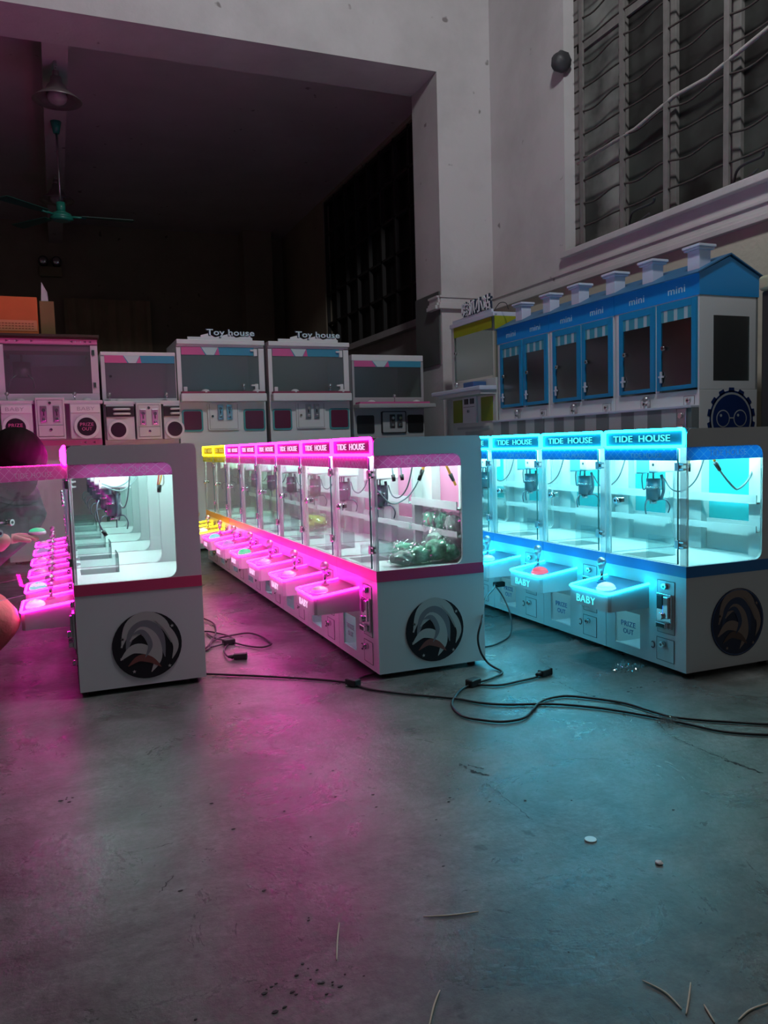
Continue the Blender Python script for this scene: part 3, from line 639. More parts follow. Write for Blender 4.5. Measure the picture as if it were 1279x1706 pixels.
# ================================================================ BACK MACHINES (face the camera, y = 7)
TEALT = mat('teal_trim', (.08, .35, .36), .4); PNK = mat('banner_pink', (.65, .12, .33), .5); BLU = mat('banner_blue', (.05, .30, .45), .5); PALE = mat('banner_pale', (.55, .72, .74), .5)
GREYW = mat('grey_white', (.62, .63, .66), .4, noise_amt=.03); SMOKE = glass('smoky_glass', (.80, .88, .86), 1, .3, .22)
INDK = mat('dim_interior', (.72, .75, .74), .6)
YB = 7.0
def coin_unit(mb, x, z, w=.05, h=.13, m=STEEL):
    mb.box(x-w/2, x+w/2, -.034, -.02, z-h/2, z+h/2, m, .003); mb.cyl((x, -.034, z+h*.22), (x, -.05, z+h*.22), w*.28, METAL, n=12); mb.box(x-.004, x+.004, -.036, -.033, z-h*.1, z+h*.12, BLACK); mb.box(x-w*.25, x+w*.25, -.044, -.03, z-h*.42, z-h*.22, METAL, .003)
def shell(e, x0, x1, ztop, zg0, zg1, body, top_m, gx0, gx1, depth=.62, zbody=None):
    zb = zbody or zg0
    mb = MB(); mb.box(x0, x1, 0, depth, .02, zb, body, .006); mb.obj('cabinet', e)
    for fx in (x0+.06, x1-.06):
        for fy in (.06, depth-.06): MB().cyl((fx, fy, 0), (fx, fy, .022), .025, RUBBER, n=12).obj('foot', e)
    mb = MB(); mb.box(x0, x1, 0, depth, zg1+.0, ztop, top_m, .004); mb.obj('roof', e)
    mb = MB(); mb.box(x0, x1, depth-.02, depth, zb, zg1, INDK); mb.box(x0, gx0, .0, .025, zb, zg1, body); mb.box(gx1, x1, .0, .025, zb, zg1, body); mb.box(x1-.008, x1, .02, depth-.02, zb, zg1, INDK); mb.box(x0, x1, .0, .025, zg1-.004, zg1, body); mb.box(x0, x0+.008, .025, depth-.02, zb, zg1, INDK); mb.obj('frame', e)
    mb = MB(); mb.box(gx0, gx1, .004, .009, zb, zg1, SMOKE); mb.obj('window_pane', e)
def banner(e, x0, x1, z0, z1, tri=True):
    mb = MB(); mb.box(x0, x1, -.002, .003, z0, z1, BLU); w_ = x1-x0
    mb.prism([(x0, -.003, z1), (x0, -.003, z0), (x0+w_*.32, -.003, z0), (x0+w_*.26, -.003, z1)], (0, .001, 0), PNK)
    mb.prism([(x0+w_*.27, -.003, z1), (x0+w_*.34, -.003, z0), (x0+w_*.44, -.003, z0), (x0+w_*.5, -.003, z1)], (0, .001, 0), PALE)
    mb.prism([(x0+w_*.5, -.0035, z1), (x0+w_*.45, -.0035, z0), (x0+w_*.52, -.0035, z0)], (0, .001, 0), PNK); mb.obj('banner', e)
def stick(e, x, y, z, m=CRYS):
    mb = MB(); mb.cyl((x, y, z), (x, y, z+.045), .005, METAL, n=8); mb.sph((x, y, z+.055), .016, m); mb.obj('joystick', e)
def dome(e, x, y, z, r=.035):
    MB().sph((x, y, z), r, mat('dome_white', (.7, .7, .72), .3), (1, 1, .5)).cyl((x, y, z-.012), (x, y, z), r*1.05, GREYW).obj('push_button', e)
# --- toy house pair
def toy_house(x0, label, name_text=True):
    e = empty('prize_machine', (x0, YB, 0), label, 'prize machine', 'white prize machines with a signboard on top')
    W = .748
    shell(e, 0, W, 1.80, 1.362, 1.742, WHITE, WHITE, .035, .70)
    mb = MB(); mb.box(.0, W, -.035, .0, 1.762, 1.80, WHITE, .004); mb.obj('roof_board', e)
    banner(e, .04, .66, 1.675, 1.742)
    mb = MB(); mb.box(.01, W-.01, -.10, .0, 1.275, 1.345, WHITE, .012, 3); mb.box(.02, W-.02, -.085, -.01, 1.345, 1.362, mat('ledge_red', (.28, .05, .10), .5)); mb.obj('control_ledge', e)
    for (a, b) in ((.02, .195), (.545, .735)):
        mb = MB(); o = .988-.981; z0, z1 = 1.028, 1.213
        mb.prism([(p, -.012, q) for p, q in rrect(a, b, z0, z1, .02, 4)], (0, .02, 0), TEALT); pd = mb.obj('prize_door', e)
        mb = MB(); mb.prism([(p, -.016, q) for p, q in rrect(a+.014, b-.014, z0+.014, z1-.014, .014, 4)], (0, .005, 0), mat('maroon_flap', (.13, .02, .055), .3)); mb.obj('flap', pd)
    mb = MB(); mb.prism([(p, -.02, q) for p, q in rrect(.235, .505, 1.037, 1.268, .012, 3)], (0, .025, 0), WHITE)
    mb.box(.25, .492, -.0215, -.019, 1.045, 1.047, GAP); mb.box(.25, .252, -.0215, -.019, 1.045, 1.258, GAP); mb.box(.49, .492, -.0215, -.019, 1.045, 1.258, GAP)
    lock_geo(mb, (.275, -.02, 1.155), (0, -1, 0), .010, .012); cb = mb.obj('coin_box', e)
    for x in (.343, .42):
        mb = MB(); coin_unit(mb, x, 1.188); mb.obj('coin_slot', cb)
    stick(e, .55, -.05, 1.36); dome(e, .22, -.05, 1.365); dome(e, .66, -.05, 1.365)
    for (a, z) in ((.655, 1.70), (.655, 1.40), (.045, 1.375)):
        mb = MB(); mb.box(a, a+.03, -.02, .004, z-.03, z+.03, WHITE, .003); mb.box(a-.03, a+.03, -.018, .004, z+.01, z+.025, WHITE, .003) if a > .5 else None; mb.obj('latch', e)
    # signboard on the roof
    s = empty('signboard', (x0, YB, 1.8), None); s.parent = None
    mb = MB(); mb.box(.10, .655, .01, .03, .0, .028, WHITE); mb.prism([(.21+(k*.0605), .008, .03+(.018*math.sin(k*2.1)+.012)) for k in range(8)]+[(.655, .008, 0), (.21, .008, 0)], (0, .02, 0), WHITE); mb.obj('base_board', s)
    nav = mat('sign_navy', (.03, .05, .09), .5)
    mb = MB(); text_bm(mb, 'Toy house', (.465, .006, .060), .075, '-y', nav, .425, .006, .045); mb.obj('lettering_outline', s); mb = MB(); text_bm(mb, 'Toy house', (.465, -.002, .060), .066, '-y', mat('sign_pale', (.62, .78, .84), .4), .410, .004, .018); mb.obj('lettering', s)
    return e, s
e1, s1 = toy_house(.981, 'white prize machine with dark red flaps, left one of the pair under the roof signs')
e2, s2 = toy_house(1.765, 'white prize machine with dark red flaps, right one of the pair under the roof signs')
tag(s1, 'pale lettered signboard standing on the left white prize machine', 'sign', 'signs on the white prize machines'); tag(s2, 'pale lettered signboard standing on the right white prize machine', 'sign', 'signs on the white prize machines')
# --- pink twin machine at the left
e = empty('prize_machine', (-.39, YB, 0), 'pink-topped twin prize machine at the left edge with round prize openings', 'prize machine', 'twin prize machines along the back')
W = .745
PKW = mat('pinkish_white', (.66, .55, .64), .4)
shell(e, 0, W, 1.782, 1.352, 1.742, PKW, PNK, .05, .69)
def arrows(e, z, h, xs, name):
    mb = MB(); mb.box(0, W, -.012, 0, z-h, z+h, mat('strip_rose', (.70, .18, .42), .4))
    for x, d in xs: mb.prism([(x, -.0135, z+h*.5), (x+.022*d, -.0135, z), (x, -.0135, z-h*.5)], (0, .002, 0), mat('arrow_dark', (.16, .03, .09), .5))
    for x in (.1, .14, .58, .62): mb.box(x-.003, x+.003, -.0135, -.011, z-.004, z+.004, PALE)
    mb.obj(name, e)
arrows(e, 1.762, .019, [(.07, 1), (.145, 1), (.25, 1), (.56, -1), (.66, -1), (.7, -1)], 'arrow_strip'); arrows(e, .958, .02, [(.07, 1), (.145, 1), (.62, -1), (.69, -1)], 'arrow_strip')
mb = MB(); mb.box(.05, .69, .02, .6, 1.69, 1.73, PNK); mb.box(.08, .66, .3, .31, 1.60, 1.69, PALE); mb.obj('inner_header', e)
mb = MB(); mb.box(.0, W+.01, -.14, 0, 1.262, 1.29, PKW, .006); mb.obj('control_ledge', e)
for x in (.06, .55): stick(e, x, -.07, 1.29)
for x in (.15, .64): dome(e, x, -.07, 1.293)
for (mx0, mx1, cx) in ((.01, .235, .112), (.505, .735, .626)):
    mb = MB(); mb.box(mx0, mx1, -.15, -.0, .985, 1.262, PKW, .008); md = mb.obj('prize_module', e)
    mb = MB(); mb.box(mx0+.005, mx1-.005, -.158, -.148, 1.19, 1.25, mat('label_white', (.78, .72, .78), .4), .004); text_bm(mb, 'BABY', (cx, -.159, 1.222), .028, '-y', mat('label_grey', (.38, .33, .40), .5), .13, .001, -.01); mb.obj('name_plate', md)
    mb = MB(); mb.cyl((cx, -.168, 1.08), (cx, -.148, 1.08), .095, mat('ring_white', (.75, .74, .78), .3), n=36); mb.cyl((cx, -.171, 1.08), (cx, -.167, 1.08), .072, mat('port_dark', (.035, .02, .035), .2), n=36)
    text_bm(mb, 'PRIZE', (cx, -.172, 1.098), .026, '-y', PNK, .10, .001, .01); text_bm(mb, 'OUT', (cx, -.172, 1.062), .026, '-y', PNK, .075, .001, .01); mb.obj('prize_port', md)
def center_box(e, x0, x1, z0, z1, body):
    mb = MB(); mb.box(x0, x1, -.17, 0, z0, z1, body, .01, 3); zm = z0+(z1-z0)*.34
    for (a, b, c, d) in ((x0+.015, x1-.015, zm-.001, zm+.001), (x0+.015, x1-.015, z0+.02, z0+.022), (x0+.015, x0+.017, z0+.02, z1-.02), (x1-.017, x1-.015, z0+.02, z1-.02), (x0+.015, x1-.015, z1-.022, z1-.02)): mb.box(a, b, -.172, -.169, c, d, GAP)
    xc = (x0+x1)/2; lock_geo(mb, (xc, -.17, z1-.045), (0, -1, 0), .011, .01); cb = mb.obj('coin_box', e)
    for dx in (-.047, .047):
        m2 = MB(); coin_unit(m2, xc+dx, z0+(z1-z0)*.60); o = m2.obj('coin_slot', cb); o.location.y = -.145
    m2 = MB(); m2.box(x0+.02, x1-.02, -.175, -.17, z0+.025, zm-.004, body, .002); lock_geo(m2, (xc, -.175, zm-.035), (0, -1, 0), .011, .01); m2.obj('cash_door', cb)
center_box(e, .255, .47, .985, 1.312, PKW)
for z in (1.678, 1.418): mb = MB(); mb.box(.70, .722, -.012, 0, z-.022, z+.022, METAL, .002); mb.obj('hinge', e)
# claw faintly visible in this machine
mb = MB(); mb.cyl((.17, .25, 1.5), (.17, .25, 1.62), .07, mat('dim_metal', (.35, .33, .36), .3, .6), n=20); mb.tube([(.14, .2, 1.52), (.08, .2, 1.48), (.07, .2, 1.41)], .008, MATS['dim_metal']); mb.tube([(.2, .2, 1.52), (.25, .2, 1.48), (.26, .2, 1.41)], .008, MATS['dim_metal']); mb.cyl((.17, .25, 1.62), (.17, .25, 1.69), .008, STEEL); mb.obj('claw', e)
# --- second twin machine (grey, black hoods)
e = empty('prize_machine', (.375, YB, 0), 'grey twin prize machine with black hoods and white handles over dark round ports', 'prize machine', 'twin prize machines along the back'); W = .595
shell(e, 0, W, 1.69, 1.31, 1.66, GREYW, WHITE, .03, .59)
banner(e, .03, .585, 1.60, 1.66)
mb = MB(); mb.box(0, W, -.12, 0, 1.255, 1.285, GREYW, .006); mb.obj('control_ledge', e)
stick(e, .05, -.06, 1.285); dome(e, .13, -.06, 1.288); stick(e, .50, -.06, 1.285)
for (mx0, mx1, cx) in ((.012, .23, .10), (.46, .59, .545)):
    mb = MB(); mb.box(mx0, mx1, -.13, 0, .968, 1.255, GREYW, .006); md = mb.obj('prize_module', e)
    mb = MB(); mb.box(mx0, mx1, -.145, -.129, 1.155, 1.24, BLACK, .006); mb.obj('hood', md)
    mb = MB()
    for z in (1.178, 1.215): mb.tube(smooth_path([(mx0+.06, -.145, z), (mx0+.07, -.162, z), (mx0+.12, -.166, z), (min(mx1-.01, mx0+.17), -.162, z), (min(mx1, mx0+.18), -.145, z)], 4), .009, WHITE)
    mb.obj('handle', md)
    rr_ = min(.078, mx1-cx+.03)
    mb = MB(); mb.cyl((cx, -.146, 1.05), (cx, -.128, 1.05), .078, MATS['ring_white'], n=32); mb.cyl((cx, -.149, 1.05), (cx, -.145, 1.05), .060, MATS['port_dark'], n=32); mb.obj('prize_port', md)
center_box(e, .24, .44, .968, 1.268, GREYW)
mb = MB(); lock_geo(mb, (.07, .004, 1.49), (0, -1, 0), .012, .015); mb.obj('lock', e)
# --- fifth machine, right of the pair
e = empty('prize_machine', (2.545, YB, 0), 'dim low prize machine right of the signboard pair, next to the pillar', 'prize machine', 'twin prize machines along the back'); W = .715
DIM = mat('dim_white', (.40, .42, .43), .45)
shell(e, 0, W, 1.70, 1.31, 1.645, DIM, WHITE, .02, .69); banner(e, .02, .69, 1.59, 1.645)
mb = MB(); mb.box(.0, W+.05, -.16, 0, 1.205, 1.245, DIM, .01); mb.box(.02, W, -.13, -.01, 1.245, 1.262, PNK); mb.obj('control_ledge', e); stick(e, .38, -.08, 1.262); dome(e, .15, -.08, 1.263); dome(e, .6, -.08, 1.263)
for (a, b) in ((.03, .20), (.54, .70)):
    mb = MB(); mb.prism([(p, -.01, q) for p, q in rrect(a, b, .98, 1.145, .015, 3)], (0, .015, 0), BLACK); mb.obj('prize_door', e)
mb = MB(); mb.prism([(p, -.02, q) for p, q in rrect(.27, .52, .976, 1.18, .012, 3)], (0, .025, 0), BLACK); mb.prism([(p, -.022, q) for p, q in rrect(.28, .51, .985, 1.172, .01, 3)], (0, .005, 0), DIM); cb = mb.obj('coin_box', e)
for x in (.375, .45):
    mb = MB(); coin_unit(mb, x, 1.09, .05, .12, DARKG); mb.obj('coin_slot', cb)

# --- things on the pink machine
mb = MB(); mb.box(-.45, .37, 6.95, 7.66, 1.795, 1.815, mat('dark_board', (.05, .03, .02), .7, noise_amt=.3), .003); tag(mb.obj('dark_board'), 'thin dark brown board lying on top of the pink-topped prize machine', 'board')
MB_ = MB(); MB_.box(-.42, .366, 6.99, 7.63, 1.783, 1.796, mat('foam_pad', (.10, .05, .04), .9)); tag(MB_.obj('dark_mat'), 'dark flat mat between the brown board and the pink machine roof', 'mat')
OR = mat('orange_carton', (.62, .13, .03), .7, noise_amt=.12); BRW = mat('brown_carton', (.22, .13, .05), .8, noise_amt=.15)
e = empty('storage_box', (-.33, 7.12, 1.816), 'orange box with a printed label panel at the left edge, on the pink machine', 'box')
mb = MB(); mb.box(-.12, .255, 0, .35, 0, .31, OR, .006); mb.obj('box_body', e)
mb = MB(); mb.box(-.08, .245, -.004, 0, .04, .125, mat('label_orange', (.72, .26, .12), .6)); 
for k in range(3):
    for j in range(12): mb.box(-.06+j*.024, -.044+j*.024, -.0055, -.003, .055+k*.02, .062+k*.02, mat('print_orange', (.35, .08, .03), .6))
mb.obj('label_panel', e)
mb = MB(); mb.box(-.06, .05, 7.13, 7.5, 1.816, 2.10, BRW, .006); tag(mb.obj('cardboard_box'), 'dark brown cardboard box right beside the orange box', 'box')
e = MB().prism([(-.045, 7.14, 2.10), (.01, 7.14, 2.10), (.005, 7.13, 2.17), (-.035, 7.13, 2.25)], (0, .003, 0), mat('paper', (.5, .52, .52), .7)).obj('paper_sheet'); tag(e, 'pale folded paper sticking up out of the brown cardboard box', 'paper')

# ================================================================ RIGHT SIDE: blue house machines (face -x)
HX, HY, HU = 3.27, 3.464, .722
BLUE = mat('house_blue', (.005, .30, .74), .35); BLUEF = mat('frame_blue', (.008, .28, .54), .35); ROOF = mat('roof_blue', (.02, .14, .30), .4); CHIM = mat('chimney_white', (.62, .68, .80), .4)
CHK1 = mat('check_pale', (.52, .56, .57), .45); CHK2 = mat('check_grey', (.20, .23, .24), .45)
def awning_mat():
    m = bpy.data.materials.new('awning'); m.use_nodes = True; nt = m.node_tree; b = nt.nodes['Principled BSDF']
    tc = nt.nodes.new('ShaderNodeTexCoord'); s = nt.nodes.new('ShaderNodeSeparateXYZ'); nt.links.new(tc.outputs['Object'], s.inputs[0])
    p = nt.nodes.new('ShaderNodeMath'); p.operation = 'PINGPONG'; p.inputs[1].default_value = .040; nt.links.new(s.outputs[1], p.inputs[0])
    l = nt.nodes.new('ShaderNodeMath'); l.operation = 'LESS_THAN'; l.inputs[1].default_value = .014; nt.links.new(p.outputs[0], l.inputs[0])
    x = nt.nodes.new('ShaderNodeMix'); x.data_type = 'RGBA'; x.inputs[6].default_value = (.05, .33, .42, 1); x.inputs[7].default_value = (.42, .58, .60, 1)
    nt.links.new(l.outputs[0], x.inputs[0]); nt.links.new(x.outputs[2], b.inputs['Base Color']); return m
AWN = awning_mat(); DGL = glass('dark_glass', (.60, .66, .66), 1, .2, .2)
INH = mat('house_interior', (.30, .33, .33), .6)
def make_house():
    e = empty('house_claw_machine', (0, 0, 0)); WD = .42; W = .712
    mb = MB(); mb.box(0, WD, 0, W, .02, 1.12, WHITE, .004); mb.box(0, .02, 0, .012, 1.12, 1.629, WHITE); mb.box(0, .02, .313, .345, 1.12, 1.629, WHITE); mb.box(0, .02, .66, W, 1.12, 1.629, WHITE)
    mb.box(0, .02, 0, W, 1.622, 1.629, WHITE); mb.box(WD-.015, WD, 0, W, 1.12, 1.629, INH); mb.box(.02, WD-.015, .328, .336, 1.12, 1.62, INH); mb.box(.0, WD, W-.012, W, 1.12, 1.629, WHITE); mb.obj('cabinet', e)
    # near side panel with window hole
    mb = MB(); a0, a1, z0, z1 = .099, .36, 1.166, 1.522
    mb.box(.02, a0, 0, .012, 1.12, 1.629, WHITE); mb.box(a1, WD, 0, .012, 1.12, 1.629, WHITE); mb.box(a0, a1, 0, .012, 1.12, z0, WHITE); mb.box(a0, a1, 0, .012, z1, 1.629, WHITE); mb.obj('side_panel', e)
    mb = MB(); mb.prism([(p, .001, q) for p, q in rrect(a0-.004, a1+.004, z0-.004, z1+.004, .015, 3)], (0, .003, 0), glass('smoked_side_glass', (.66, .74, .73), 1, .35, .36)); mb.obj('side_window', e)
    # fascia + gable roof
    mb = MB(); mb.box(-.004, WD+.004, -.003, W+.003, 1.629, 1.745, BLUE)
    mb.prism([(-.004, -.003, 1.745), (WD+.004, -.003, 1.745), (WD/2, -.003, 1.842)], (0, W+.006, 0), BLUE); fa = mb.obj('fascia', e)
    for y in (.170, .505):
        m2 = MB(); text_bm(m2, 'mini', (-.0050, y, 1.682), .040, '-x', mat('mini_letters', (.55, .80, .92), .4), .135, .001, .006); m2.obj('lettering', fa)
    mb = MB(); 
    sl = (1.851-1.738)/(WD/2+.026)
    mb.prism([(-.026, -.014, 1.738), (WD/2, -.014, 1.851), (WD+.03, -.014, 1.738), (WD+.03, -.014, 1.744), (WD/2, -.014, 1.859), (-.026, -.014, 1.745)], (0, W+.018, 0), ROOF); mb.obj('roof', e)
    for y in (.10, .475):
        mb = MB(); mb.box(.05, .13, y-.045, y+.045, 1.775, 1.885, CHIM, .002); mb.box(.035, .145, y-.06, y+.06, 1.885, 1.897, CHIM, .003); mb.box(.03, .15, y-.068, y+.068, 1.897, 1.912, CHIM, .003); mb.obj('chimney', e)
    # doors
    for (a, b) in ((.010, .322), (.343, .66)):
        d = empty('door', (0, a, 1.13)); d.parent = e; w_ = b-a; h = .49; t = .036
        mb = MB(); mb.box(-.014, -.001, 0, t, 0, h, BLUEF, .002); mb.box(-.014, -.001, w_-t, w_, 0, h, BLUEF, .002); mb.box(-.014, -.001, t, w_-t, 0, .022, BLUEF, .002); mb.box(-.014, -.001, t, w_-t, h-.04, h, BLUEF, .002); mb.obj('door_frame', d)
        mb = MB(); mb.box(-.008, -.005, t, w_-t, .022, h-.04, DGL); mb.obj('door_glass', d)
        mb = MB(); mb.box(-.011, -.009, t, w_-t, h-.105, h-.04, AWN); mb.obj('awning', d)
        mb = MB(); lock_geo(mb, (-.014, w_-.062, .24), (-1, 0, 0), .013, .014); mb.obj('lock', d)
        mb = MB(); mb.box(-.022, -.013, w_-.062, w_-.022, .075, .085, CHIM); mb.box(-.024, -.013, w_-.048, w_-.036, .045, .11, CHIM, .002); mb.obj('latch', d)
        mb = MB(); rn = random.Random(int(a*100)); mb.box(.12, .2, w_*.35, w_*.6, .33, .43, mat('inner_motor', (.5, .5, .5), .5), .01); mb.cyl((.16, w_*.48, .22), (.16, w_*.48, .33), .03, MATS['dim_metal']); mb.obj('claw', d)
    # counter, coin plate, joysticks, checker skirt
    mb = MB(); mb.box(-.06, 0, 0, W, 1.02, 1.035, CHIM, .003); mb.obj('counter', e)
    mb = MB(); n = 6
    for k in range(n):
        for j in range(4): mb.box(-.052, -.001, k*W/n, (k+1)*W/n, 1.02-(j+1)*.13, 1.02-j*.13, CHK1 if (k+j) % 2 == 1 else CHK2)
    mb.obj('checker_skirt', e)
    for y in (.385, .07+.0):
        if y > .3:
            mb = MB(); mb.cyl((-.035, y, 1.035), (-.035, y, 1.07), .006, METAL, n=8); mb.sph((-.035, y, 1.085), .022, CRYS, n=12); mb.obj('joystick', e)
    for y in (.073, .43):
        mb = MB(); mb.box(-.003, 0, y-.04, y+.04, 1.04, 1.088, WHITE); mb.box(-.0035, -.002, y-.041, y+.041, 1.087, 1.089, GAP); mb.box(-.0035, -.002, y-.041, y-.039, 1.04, 1.089, GAP); mb.box(-.0035, -.002, y+.039, y+.041, 1.04, 1.089, GAP); lock_geo(mb, (-.003, y, 1.063), (-1, 0, 0), .014, .014); mb.obj('coin_plate', e)
    return e
h0 = make_house()
hl = ['blue-roofed house-shaped claw machine nearest the camera, goggles emblem on its side', 'blue-roofed house-shaped claw machine between its two twins along the right wall', 'blue-roofed house-shaped claw machine at the far end, next to the green one']
hs = [h0, copy_tree(h0), copy_tree(h0)]
for i, h in enumerate(hs):
    h.location = (HX, HY+i*HU, 0); tag(h, hl[i], 'claw machine', 'house-shaped claw machines along the right wall')
# goggles emblem + coin mech on the nearest
mb = MB(); NAVY = mat('emblem_navy', (.008, .03, .14), .4); EP = mat('emblem_pale', (.42, .45, .45), .5)
gx, gz = .23, .955
def disc(mb, x, z, r, m, y, n=40): mb.prism([(x+r*math.cos(2*math.pi*k/n), y, z+r*math.sin(2*math.pi*k/n)) for k in range(n)], (0, .001, 0), m)
disc(mb, gx, gz, .158, NAVY, -.0015)
for k in range(14):
    a = 2*math.pi*k/14+math.pi/2; c, s_ = math.cos(a), math.sin(a); mb.prism([(gx+c*r_-s_*t_, -.0015, gz+s_*r_+c*t_) for r_, t_ in ((.15, -.022), (.174, -.018), (.174, .018), (.15, .022))], (0, .001, 0), NAVY)
disc(mb, gx, gz, .147, EP, -.002); disc(mb, gx, gz, .136, NAVY, -.0025)
for s_ in (-1, 1): disc(mb, gx+s_*.062, gz+.003, .048, EP, -.003); disc(mb, gx+s_*.062, gz+.003, .042, NAVY, -.0035); disc(mb, gx+s_*.062-.016, gz+.02, .008, EP, -.004, 12)
mb.box(gx-.018, gx+.018, -.0035, -.002, gz+.002, gz+.009, EP); mb.obj('goggles_emblem', h0)
mb = MB(); mb.box(-.065, -.052, .03, .10, .90, 1.02, STEEL, .004); mb.cyl((-.065, .065, .98), (-.078, .065, .98), .015, METAL); mb.box(-.075, -.06, .045, .088, .905, .93, METAL, .003); mb.obj('coin_slot', h0)

# --- green machine beyond the houses
GY0, GY1 = 5.66, 6.42
OLV = mat('olive_green', (.34, .38, .02), .4); GW = mat('greenish_white', (.60, .63, .60), .4)
e = empty('prize_machine', (HX, GY0, 0), 'white and olive-green prize machine with a lettered roof sign, beside the pillar', 'prize machine'); W = GY1-GY0
mb = MB(); mb.box(0, .5, 0, W, .02, 1.38, GW, .004); mb.box(0, .02, 0, .05, 1.38, 1.88, GLASS); mb.box(0, .02, W-.05, W, 1.38, 1.88, GW); mb.box(.48, .5, 0, W, 1.38, 1.88, GW); mb.obj('cabinet', e)
mb = MB(); mb.box(-.015, .5, 0, W, 1.862, 1.895, CHIM, .003); mb.obj('roof', e)
mb = MB(); mb.box(-.002, .48, -.002, .003, 1.76, 1.862, OLV); mb.box(-.001, .001, .05, W-.05, 1.775, 1.862, OLV); mb.box(.30, .48, -.002, .003, 1.4, 1.76, OLV); mb.obj('green_panels', e)
mb = MB(); mb.box(.002, .007, .05, W-.05, 1.40, 1.862, SMOKE); mb.box(.01, .3, .003, .008, 1.38, 1.76, SMOKE); mb.obj('window_pane', e)
mb = MB(); lock_geo(mb, (0, W-.09, 1.64), (-1, 0, 0), .013, .016); mb.obj('lock', e)
mb = MB(); mb.box(-.16, 0, -.02, W+.1, 1.28, 1.315, CHIM, .008); mb.box(-.14, 0, .0, W, 1.25, 1.28, GW); mb.obj('control_ledge', e)
mb = MB(); mb.box(-.02, 0, .30, .54, 1.03, 1.25, WHITE, .006)
for y in (.36, .46): mb.box(-.03, -.02, y-.03, y+.03, 1.19, 1.235, DARKG, .002)
mb.box(-.0215, -.019, .32, .52, 1.165, 1.168, GAP); lock_geo(mb, (-.02, .42, 1.13), (-1, 0, 0), .012, .014); mb.obj('coin_box', e)
for (a, b) in ((.05, .24), (.57, .74)): mb = MB(); mb.box(-.006, 0, a, b, 1.04, 1.235, mat('olive_dark', (.20, .26, .01), .4), .002); mb.obj('prize_door', e)
mb = MB(); mb.cyl((-.08, .52, 1.315), (-.08, .52, 1.345), .006, METAL, n=8); mb.sph((-.08, .52, 1.36), .024, CRYS, n=12); mb.obj('joystick', e)
mb = MB(); mb.box(-.01, 0, .1, .66, .98, 1.0, DIM); mb.box(-.006, 0, .02, .52, .80, .96, DIM); mb.obj('lower_panel', e)
s = empty('signboard', (HX, GY0, 1.895), 'sign with four white outlined characters on top of the olive-green prize machine', 'sign')
mb = MB(); mb.box(.0, .02, .05, W-.03, 0, .03, CHIM); mb.obj('base_board', s)
mb = MB(); text_bm(mb, '嗨抓小站', (.008, .30, .090), .135, '-x', MATS['sign_navy'], .50, .010, .03); mb.obj('lettering_outline', s); mb = MB(); text_bm(mb, '嗨抓小站', (-.006, .305, .092), .118, '-x', mat('sign_white', (.92, .94, .98), .4), .485, .004, .016); mb.obj('lettering', s)
mb = MB(); mb.tube(smooth_path([(.02, .03, .02), (.03, -.03, .06), (.05, -.09, .05), (.06, -.11, .0)], 5), .003, RUBBER, 6); mb.obj('wire', s)
e = MB().box(-.06, .06, -.09, .09, 0, .045, mat('blue_case', (.05, .13, .32), .4), .01, 3).obj('blue_case'); e.location = (3.21, 5.90, 1.315); tag(e, 'small blue case lying on the ledge of the olive-green prize machine', 'case')
# olive machine cut by the right edge of the frame
e = empty('prize_machine', (3.52, 2.62, 0), 'cream-topped dark machine cut off by the right edge of the photo', 'prize machine')
mb = MB(); mb.box(0, .42, 0, .66, .02, 1.62, mat('dark_cabinet', (.035, .035, .032), .5), .01); mb.obj('cabinet', e)
mb = MB(); mb.box(-.02, .44, -.01, .67, 1.62, 1.70, mat('cream_top', (.50, .50, .34), .5), .025, 4); mb.obj('roof', e)

# ================================================================ PERSON (seated low beside the left row)
e = empty('person', (-.5, 3.8, 0), 'dark-haired person in dark clothes crouching by the left row, hand on a green button', 'person')
def skin_body(name, verts, edges, radii, m, parent, sub=2):
    me = bpy.data.meshes.new(name); me.from_pydata(verts, edges, []); o = bpy.data.objects.new(name, me); COL.objects.link(o)
    md = o.modifiers.new('skin', 'SKIN'); md.use_smooth_shade = True
    for k, r in enumerate(radii): me.skin_vertices[0].data[k].radius = (r, r) if not isinstance(r, tuple) else r
    me.skin_vertices[0].data[0].use_root = True
    ss = o.modifiers.new('sub', 'SUBSURF'); ss.levels = sub; ss.render_levels = sub
    bpy.context.view_layer.update()
    m2 = bpy.data.meshes.new_from_object(o.evaluated_get(bpy.context.evaluated_depsgraph_get())); bpy.data.objects.remove(o)
    m2.materials.clear(); m2.materials.append(m)
    for p in m2.polygons: p.use_smooth = True; p.material_index = 0
    o = bpy.data.objects.new(name, m2); COL.objects.link(o); o.parent = parent
    return o
SKIN = mat('skin', (.55, .33, .25), .5); CLO = mat('dark_clothes', (.012, .011, .014), .85, bump=.3, bscale=40); TRO = mat('coral_trousers', (.62, .20, .17), .8, bump=.3, bscale=60); HAIR = mat('black_hair', (.010, .006, .006), .7, spec=.12)
ox, oy = .5, -3.8   # world -> local
def wlc(p): return (p[0]+ox, p[1]+oy, p[2])
V = [(-.50, 3.88, .27), (-.42, 3.86, .40), (-.31, 3.80, .54), (-.22, 3.73, .635), (-.18, 3.69, .69),       # pelvis..neck base
     (-.165, 3.65, .76), (-.165, 3.61, .845), (-.15, 3.60, .885),                                          # neck, head
     (-.135, 3.68, .63), (-.24, 3.55, .50), (-.225, 3.45, .53), (-.185, 3.44, .545),                        # right arm
     (-.33, 3.80, .64), (-.48, 3.78, .48), (-.40, 3.70, .38), (-.36, 3.66, .36),                           # left arm
     (-.55, 3.72, .26), (-.235, 3.15, .305), (-.40, 3.30, .12), (-.48, 3.36, .05), (-.40, 3.33, .03),     # right leg
     (-.55, 3.98, .26), (-.33, 4.10, .36), (-.50, 4.10, .11), (-.52, 4.10, .05), (-.44, 4.10, .03)]
